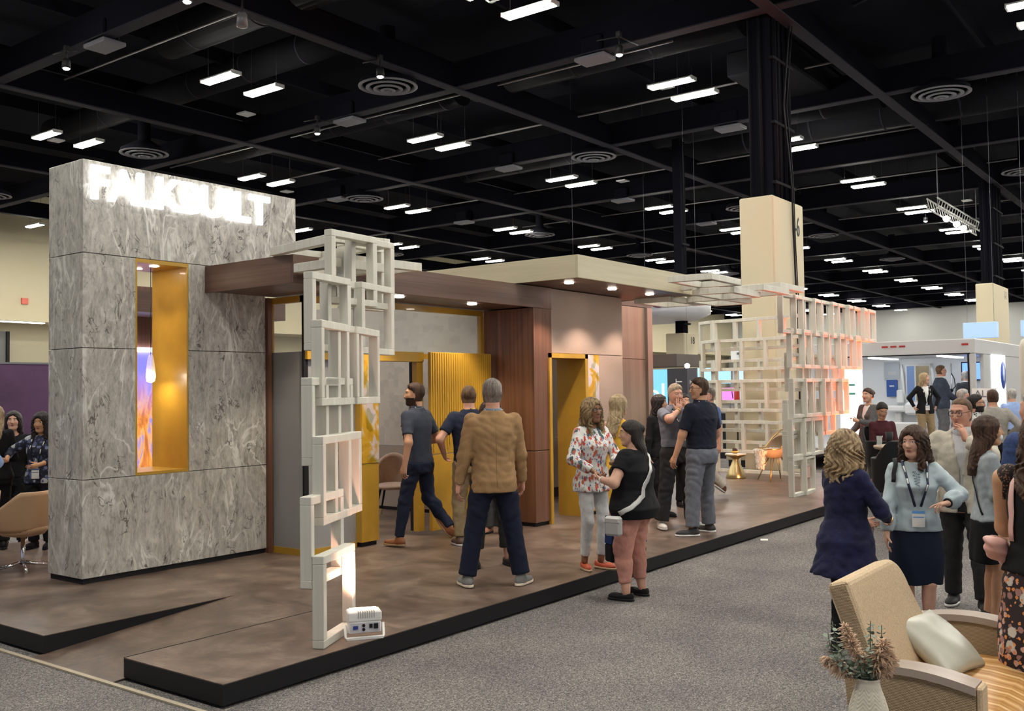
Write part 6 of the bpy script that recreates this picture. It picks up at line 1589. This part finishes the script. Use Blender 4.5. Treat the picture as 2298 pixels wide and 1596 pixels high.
stool('black curved-back bar stool between the curly-haired and gesturing women', 11.55, 3.22, math.radians(-40))
stool('black bar stool right of the gesturing woman by the high table', 12.6, 2.75, math.radians(-10))
stool('black bar stool under the seated woman in maroon', 15.12, 4.42, math.radians(125))
o = MB().box(12.6, 13.2, 2.95, 3.4, 0, .62, .02).build('white_bin', mat('pale_grey_plastic', (.5, .5, .5), .5)); tag(o, 'pale grey low box on the carpet under the high table', 'box')

# ================================================================= white exhibition truck
tk = thing('exhibition_truck', 'white open-sided exhibition truck with bathroom fittings inside', 'truck', (27, 7.3, 0))
M_TRK = mat('truck_white', (.50, .50, .51), .5); M_INT = mat('truck_interior', (.70, .72, .73), .5)
MB().box(24, 30, 4.9, 10.0, 2.60, 2.95, .02).build('roof', M_TRK, tk); MB().box(24, 30, 4.9, 10.0, .25, .50, .02).box(22.1, 24, 4.9, 10.0, .44, .50, .005).build('floor_deck', M_TRK, tk)
for x, y in ((22.2, 5.0), (22.2, 9.9), (23.2, 5.0)): MB().box(x, x+.06, y-.03, y+.03, 0, .45).build('deck_leg', M_TRK, tk)
MB().box(27.2, 27.3, 4.95, 10.0, .5, 2.6).build('back_wall', M_INT, tk); MB().box(24.9, 30, 4.9, 4.98, .5, 2.6).build('end_wall', M_TRK, tk)
MB().box(24.0, 24.12, 4.9, 5.02, .5, 2.6).box(24.0, 24.12, 9.88, 10.0, .5, 2.6).build('corner_post', M_TRK, tk)
MB().box(23.99, 24.0, 5.0, 9.9, 2.59, 2.62).box(23.99, 24.03, 5.02, 5.06, .5, 2.6).build('door_seal', M_BLACK, tk)
for y in (6.88, 6.68, 6.48, 5.1): MB().box(23.985, 24.0, y-.07, y+.07, 2.80, 2.84).build('marker_light', mat('red_lens', (.35, .02, .02), .3), tk)
for x in (25.2, 28.6):
    for y in (5.3, 9.6): MB().lathe([(.24, -.1), (.25, -.08), (.25, .08), (.24, .1)], (x, y, .25), 20, M=Matrix.Rotation(PI/2, 3, 'X')).build('wheel', M_BLACK, tk)
for y in (5.8, 7.4, 9.0): MB().box(24.6, 26.8, y-.06, y+.06, 2.57, 2.6).build('interior_light', emis('truck_tube', (.92, .97, 1), 7), tk)
def on_back(name, label, cat, parts, y, z):
    t = thing(name, label, cat, (27.2, y, z)); 
    for nm, fn, m in parts:
        b = MB(); fn(b); b.build(nm, m, t, True)
    return t
M_BL = mat('blue_panel', (.03, .09, .32), .45)
on_back('soap_dispenser', 'blue wall dispenser panel at the left inside the truck', 'dispenser', [('panel', lambda b: b.box(-.08, 0, -.14, .14, -.25, .2, .01), M_BL), ('print', lambda b: b.box(-.085, -.08, -.06, .06, .02, .05), M_WHITE)], 7.62, 1.85)
on_back('display_board', 'pale display board above the blue dispenser panel', 'board', [('board', lambda b: b.box(-.03, 0, -.2, .2, -.25, .25), mat('pale_board', (.42, .46, .50), .5)), ('print', lambda b: b.box(-.035, -.03, -.1, .1, -.1, .0), M_TRK)], 7.62, 2.28)
def arch(b):
    b.tube([(-.02, -.09, 0), (-.10, -.07, .3), (-.12, -.05, .7), (-.02, 0, .95)], .035, 8)
for y, lb in ((7.38, 'white curved grab bar right of the blue dispenser panel'), (6.62, 'white curved grab bar beside the mirror in the truck')):
    on_back('grab_bar', lb, 'grab bar', [('bar', arch, M_WHITE), ('holder', lambda b: b.box(-.12, 0, -.06, .12, -.08, .28, .03), M_WHITE)], y, 1.50)
on_back('wall_mirror', 'tall mirror with a white frame on the truck back wall', 'mirror', [('frame', lambda b: b.box(-.05, 0, -.32, .32, 0, 1.0, .01), M_WHITE), ('mirror_pane', lambda b: b.box(-.06, -.05, -.28, .05, .04, .96), mat('mirror_grey', (.35, .34, .34), .08, 1)), ('blue_pane', lambda b: b.box(-.06, -.05, .09, .28, .04, .96), mat('sky_pane', (.20, .30, .55), .3))], 6.95, 1.45)
def basin(b): b.box(-.42, 0, -.24, .24, .70, .86, .04)
def ped(b): b.box(-.2, -.04, -.08, .08, 0, .70, .02)
on_back('wash_basin', 'white wash basin below the blue dispenser in the truck', 'basin', [('bowl', basin, M_WHITE), ('pedestal', ped, M_WHITE)], 7.45, .5)
on_back('wash_basin', 'larger white wash basin in front of the truck mirror', 'basin', [('bowl', lambda b: b.box(-.5, 0, -.3, .3, .62, .95, .06), M_WHITE), ('pedestal', ped, M_WHITE)], 6.9, .5)
on_back('shower_rail', 'dark hand shower on a riser rail in the truck', 'shower', [('rail', lambda b: b.tube([(-.06, 0, 0), (-.06, 0, 1.2)], .012, 6), M_CHROME), ('hose', lambda b: b.tube([(-.06, 0, .5), (-.1, -.1, .6), (-.1, -.08, .8), (-.06, 0, .95)], .012, 6), M_BLACK), ('head', lambda b: b.sphere((-.1, 0, .5), .05, 10), M_BLACK)], 6.12, 1.25)
on_back('television', 'wall television with blue screen in the right corner of the truck', 'television', [('screen', lambda b: b.box(-.07, -.06, -.30, .30, -.22, .2), emis('blue_screen', (.10, .22, .95), 1.6, (.02, .04, .2))), ('bezel', lambda b: b.box(-.06, 0, -.33, .33, -.25, .23, .01), M_BLACK)], 5.55, 2.25)
t = thing('bathtub', 'white bathtub on the truck deck', 'bathtub', (25.6, 7.0, .5)); b = MB(); b.lathe([(.25, 0), (.40, .1), (.46, .42), (.49, .45), (.46, .46), (.38, .2), (.2, .08)], (0, 0, 0), 28, sx=.75, sy=1.5); b.build('tub_body', M_WHITE, t, True)
t = thing('truck_banner', 'white lit banner with a blue oval emblem on the truck end wall', 'banner', (26.4, 4.88, 1.5))
MB().box(25.7, 27.25, 4.86, 4.885, .9, 2.62).build('banner_sheet', emis('lit_banner', (.95, .98, 1), .9, (.8, .8, .8)), t)
MB().lathe([(.0, 0), (.30, 0), (.30, .01), (0, .01)], (26.9, 4.855, 2.12), 28, M=Matrix.Rotation(PI/2, 3, 'X') @ Matrix.Diagonal((1, 1.15, 1))).build('emblem', mat('royal_blue', (.03, .10, .55), .4), t)
MB().lathe([(.0, 0), (.15, 0), (.15, .01), (0, .01)], (26.9, 4.842, 2.16), 24, M=Matrix.Rotation(PI/2, 3, 'X') @ Matrix.Diagonal((.7, 1.3, 1))).build('emblem_centre', mat('ice_white', (.65, .75, .9), .4), t)
t = thing('name_board', 'small white board with large dark letters above the crowd', 'sign', (20.7, 4.05, 0)); MB().box(20.69, 20.71, 3.86, 4.30, 1.60, 1.82).build('board', M_WHITE, t)
text('ALS', .19, (20.68, 4.10, 1.71), (PI/2, 0, -PI/2), M_DIFF, 'lettering', t); MB().tube([(20.7, 4.02, 0), (20.7, 4.02, 1.55)], .015, 6).build('post', M_DIFF, t)
for lb, y0, y1 in (('pale blue lit hanging box left of the distant beige column', 6.0, 6.95), ('pale blue lit hanging box cut by the right edge of the picture', 4.6, 5.35)):
    t = thing('hanging_light_box', lb, 'light box', (32.6, (y0+y1)/2, 3.3)); MB().box(32.5, 32.8, y0, y1, 3.32, 3.80, .01).build('lit_box', emis('pale_blue_glow', (.30, .48, .90), .42, (.3, .4, .6)), t)
    for y in (y0+.1, y1-.1): MB().tube([(32.65, y, 3.8), (32.65, y, 12.3)], .004, 4).build('wire', M_DIFF, t)
t = thing('rounded_tower', 'tall off-white rounded tower cut by the right edge', 'display tower', (11.3, 1.72, 0)); MB().lathe([(.16, 0), (.16, 2.28), (.14, 2.35), (.08, 2.39), (.01, 2.40)], seg=24).build('tower_body', mat('warm_white_plastic', (.62, .56, .48), .45), t, True)
# lighting truss by the far column
t = thing('lighting_truss', 'grey square lighting truss hung left of the distant column shaft', 'truss', (41, 9.2, 8.4))
A_, B_ = Vector((37.4, 8.9, 8.5)), Vector((45.5, 8.9, 8.5))
b = MB()
for dy in (-.18, .18):
    for dz in (-.18, .18): b.tube([A_+Vector((0, dy, dz)), B_+Vector((0, dy, dz))], .03, 6)
b.build('chords', M_FIX, t)
b = MB()
for i in range(20):
    p, q = A_.lerp(B_, i/20), A_.lerp(B_, (i+1)/20)
    b.tube([p+Vector((0, -.18, -.18)), q+Vector((0, -.18, .18))], .014, 4); b.tube([p+Vector((0, .18, .18)), q+Vector((0, .18, -.18))], .014, 4)
tag(b.build('lacing', M_FIX, t), kind='stuff')
for u in (.1, .9): p = A_.lerp(B_, u); MB().tube([p, p+Vector((0, 0, 3.85))], .02, 5).build('chain', M_DIFF, t)
for u in (.25, .45, .6): p = A_.lerp(B_, u); MB().sphere(tuple(p+Vector((0, 0, -.3))), .12, 10).build('truss_lamp', emis('truss_lamp_glow', (1, .95, .9), 12), t)

# ================================================================= neighbouring stands seen past the booth
def panel(name, label, cat, x, y0, y1, z0, z1, m, th=.06):
    t = MB().box(x, x+th, y0, y1, z0, z1, .005).build(name, m); tag(t, label, cat); return t
def leg_panel(name, label, cat, x, y0, y1, z0, z1, m, mleg=None):
    t = thing(name, label, cat, (x, (y0+y1)/2, 0)); MB().box(x, x+.06, y0, y1, z0, z1, .004).build('face', m, t)
    for y in (y0+.04, y1-.04): MB().tube([(x+.07, y, 0), (x+.07, y, z1)], .015, 6).build('stand_leg', M_DIFF, t)
    return t
E_SKY = emis('sky_blue_screen', (.25, .62, .95), 1.0, (.1, .2, .3)); E_PINK = emis('magenta_screen', (.80, .22, .70), .8, (.2, .05, .2)); E_PALE = emis('pale_blue_screen', (.45, .6, .85), .7, (.2, .25, .3))
leg_panel('blue_screen', 'bright blue screen seen through the left openings of the lattice', 'screen', 25, 11.90, 12.35, 2.05, 2.46, E_SKY)
leg_panel('blue_screen', 'bright blue screen second from the left behind the lattice', 'screen', 25, 11.32, 11.80, 2.02, 2.42, E_SKY)
leg_panel('blue_screen', 'pale blue screen third from the left behind the lattice', 'screen', 25, 10.68, 11.22, 2.02, 2.42, E_PALE)
leg_panel('magenta_screen', 'magenta screen low behind the lattice', 'screen', 25, 11.2, 11.66, 1.50, 1.9, E_PINK)
leg_panel('tablet_screen', 'pale blue tablet screen right of the magenta screen', 'screen', 25, 10.7, 11.12, 1.48, 1.9, E_PALE)
t = thing('logo_sign', 'white sign with a dark cross-shaped logo behind the lattice', 'sign', (25, 11, 0)); MB().box(25, 25.04, 10.7, 11.28, 2.62, 3.02).build('board', M_WHITE, t)
b = MB(); b.box(24.985, 25, 10.88, 11.10, 2.80, 2.86).box(24.985, 25, 10.95, 11.03, 2.72, 2.93); b.build('logo', mat('sign_grey', (.12, .13, .13), .6), t)
for y in (10.75, 11.22): MB().tube([(25.05, y, 0), (25.05, y, 2.7)], .015, 6).build('stand_leg', M_DIFF, t)
MBx = MB().box(24.4, 25.6, 10.2, 12.6, 0, 1.22, .01).build('black_counter', M_BLACK); tag(MBx, 'long black counter behind the white lattice', 'counter')
MBx = MB().box(22.0, 22.6, 8.2, 10.1, .16, 1.38, .01).box(22.02, 22.6, 8.25, 10.05, 0, .16, mi=1).build('beige_cabinet', [mat('beige_cabinet', (.42, .34, .24), .55), M_BLACK]); tag(MBx, 'beige low cabinet behind the rattan chair beyond the lattice', 'cabinet')
t = thing('fire_extinguisher', 'red extinguisher by the beige column seen through the lattice', 'fire extinguisher', (20.9, 9.3, 1.55)); MB().lathe([(.06, 0), (.065, .02), (.065, .26), (.03, .31)], seg=16).build('cylinder', mat('signal_red', (.5, .03, .02), .35), t, True); MB().box(-.02, .02, -.1, .06, .30, .36, .005).tube([(0, .06, .33), (0, .12, .25), (0, .10, .1)], .01, 6).build('valve', M_BLACK, t, True)
MB().tube([(20.9, 9.3, 0), (20.9, 9.3, 1.55)], .02, 6).lathe([(.1, 0), (.1, .02)], (20.9, 9.3, 0), 16).build('stand', M_BLACK, t)
t = thing('black_banner', 'tall black banner with white rotated letters beyond the booth', 'banner', (21, 10.75, 0)); MB().box(21, 21.08, 10.60, 11.12, 0, 2.38).box(21.0, 21.08, 10.36, 10.595, 0, 2.38, mi=1).build('banner_face', [mat('charcoal_banner', (.035, .035, .045), .6), mat('grey_banner', (.09, .09, .11), .6)], t)
for i, ch in enumerate('TRE'): text(ch, .24, (20.99, 10.80, 2.06-.42*i), (PI/2, -PI/2, -PI/2), M_WHITE, 'banner_letter', t)
text('T', .16, (20.99, 10.46, 2.05), (PI/2, -PI/2, -PI/2), M_WHITE, 'banner_letter', t)
t = thing('blue_banner', 'bright blue wall banner with large white letters left of the black banner', 'banner', (23.5, 12.6, 0)); MB().box(23.5, 23.56, 12.2, 13.6, 0, 2.42).build('banner_face', emis('cyan_banner', (.16, .50, .85), .75, (.1, .25, .4)), t)
text('ol', .75, (23.49, 12.78, 1.75), (PI/2, 0, -PI/2), emis('white_letter', (1, 1, 1), .9), 'banner_letter', t)
t = thing('brown_canopy', 'dark brown boxy stand canopy high behind the oak end wall', 'canopy', (26, 13.9, 2.5)); MB().box(26, 27.5, 13.45, 15.6, 2.55, 2.93, .01).build('box', mat('umber_laminate', (.07, .045, .035), .5), t)
for y in (13.6, 15.4): MB().box(26.9, 27.0, y-.05, y+.05, 0, 2.55).build('post', M_BLACK, t)
t = thing('bare_lamp', 'bright bare lamp hanging above the black banner', 'lamp', (24.5, 12.35, 2.5)); MB().sphere((24.5, 12.35, 2.52), .07, 12).build('bulb', emis('bare_bulb', (1, 1, 1), 40), t); MB().tube([(24.5, 12.35, 2.59), (24.5, 12.35, 12.3)], .003, 4).build('lamp_wire', M_BLACK, t)
# round hanging sign
rs = thing('hanging_ring_sign', 'round white hanging sign with a maroon swirl and small grey lettering', 'sign', (28.8, 16.3, 4.2))
prof = []
b = MB(); ring_in, ring_out = 2.1, 2.35
b.lathe([(2.0, 4.18), (2.40, 4.36), (2.42, 4.92), (2.36, 4.92), (2.0, 4.6)], (28.8, 16.3, 0), 56); b.build('ring_body', mat('sign_white', (.66, .66, .68), .5), rs)
cx_, cy_ = 28.8, 16.3
def on_ring(a, z, r=2.43): return (cx_+r*math.cos(a), cy_+r*math.sin(a), z)
a0 = math.radians(224.5)
b = MB(); b.tube([on_ring(a0+.11*math.cos(t), 4.66+.2*math.sin(t)) for t in np.linspace(0, 2*PI, 25)[:-1]], .035, 6, closed=True); b.build('maroon_swirl', mat('maroon', (.19, .03, .09), .5), rs)
MB().sphere(on_ring(a0, 4.68, 2.40), .06, 8).build('heart', mat('maroon', (.19, .03, .09), .5), rs)
for i, ch in enumerate('FLOORING SYSTEM'):
    if ch == ' ': continue
    a = a0+.44+.031*i; text(ch, .11, on_ring(a, 4.66, 2.435), (PI/2, 0, a+PI/2), M_DIFF, 'lettering', rs)
for k in range(3): p = on_ring(k*2.1+.4, 4.86, 2.3); MB().tube([p, (p[0], p[1], 12.3)], .004, 4).build('wire', M_DIFF, rs)

# purple wall at the far left
o = MB().box(3.0, 9.3, 15.8, 15.95, 0, 2.47, .005).box(3.0, 9.3, 15.79, 15.8, 2.44, 2.47, mi=1).build('purple_wall', [mat('purple_fabric_wall', (.085, .035, .095), .7, nz=(1.5, .25)), M_DIFF]); tag(o, 'tall purple exhibition wall behind the three women at far left', 'wall partition')
t = thing('white_tall_sign', 'lit white upright panel with small green print behind the tweed blazer woman', 'sign', (22.4, 7.25, 0)); MB().box(22.4, 22.46, 6.95, 7.45, .3, 2.35).build('lit_panel', emis('lit_white_panel', (.92, 1, 1), .9, (.7, .7, .7)), t)
for z in (1.9, 1.7): MB().box(22.39, 22.4, 7.1, 7.3, z, z+.05).build('print', mat('mint_print', (.15, .5, .45), .5), t)
MB().box(22.42, 22.44, 7.0, 7.4, 0, .3).build('stand', M_DIFF, t)
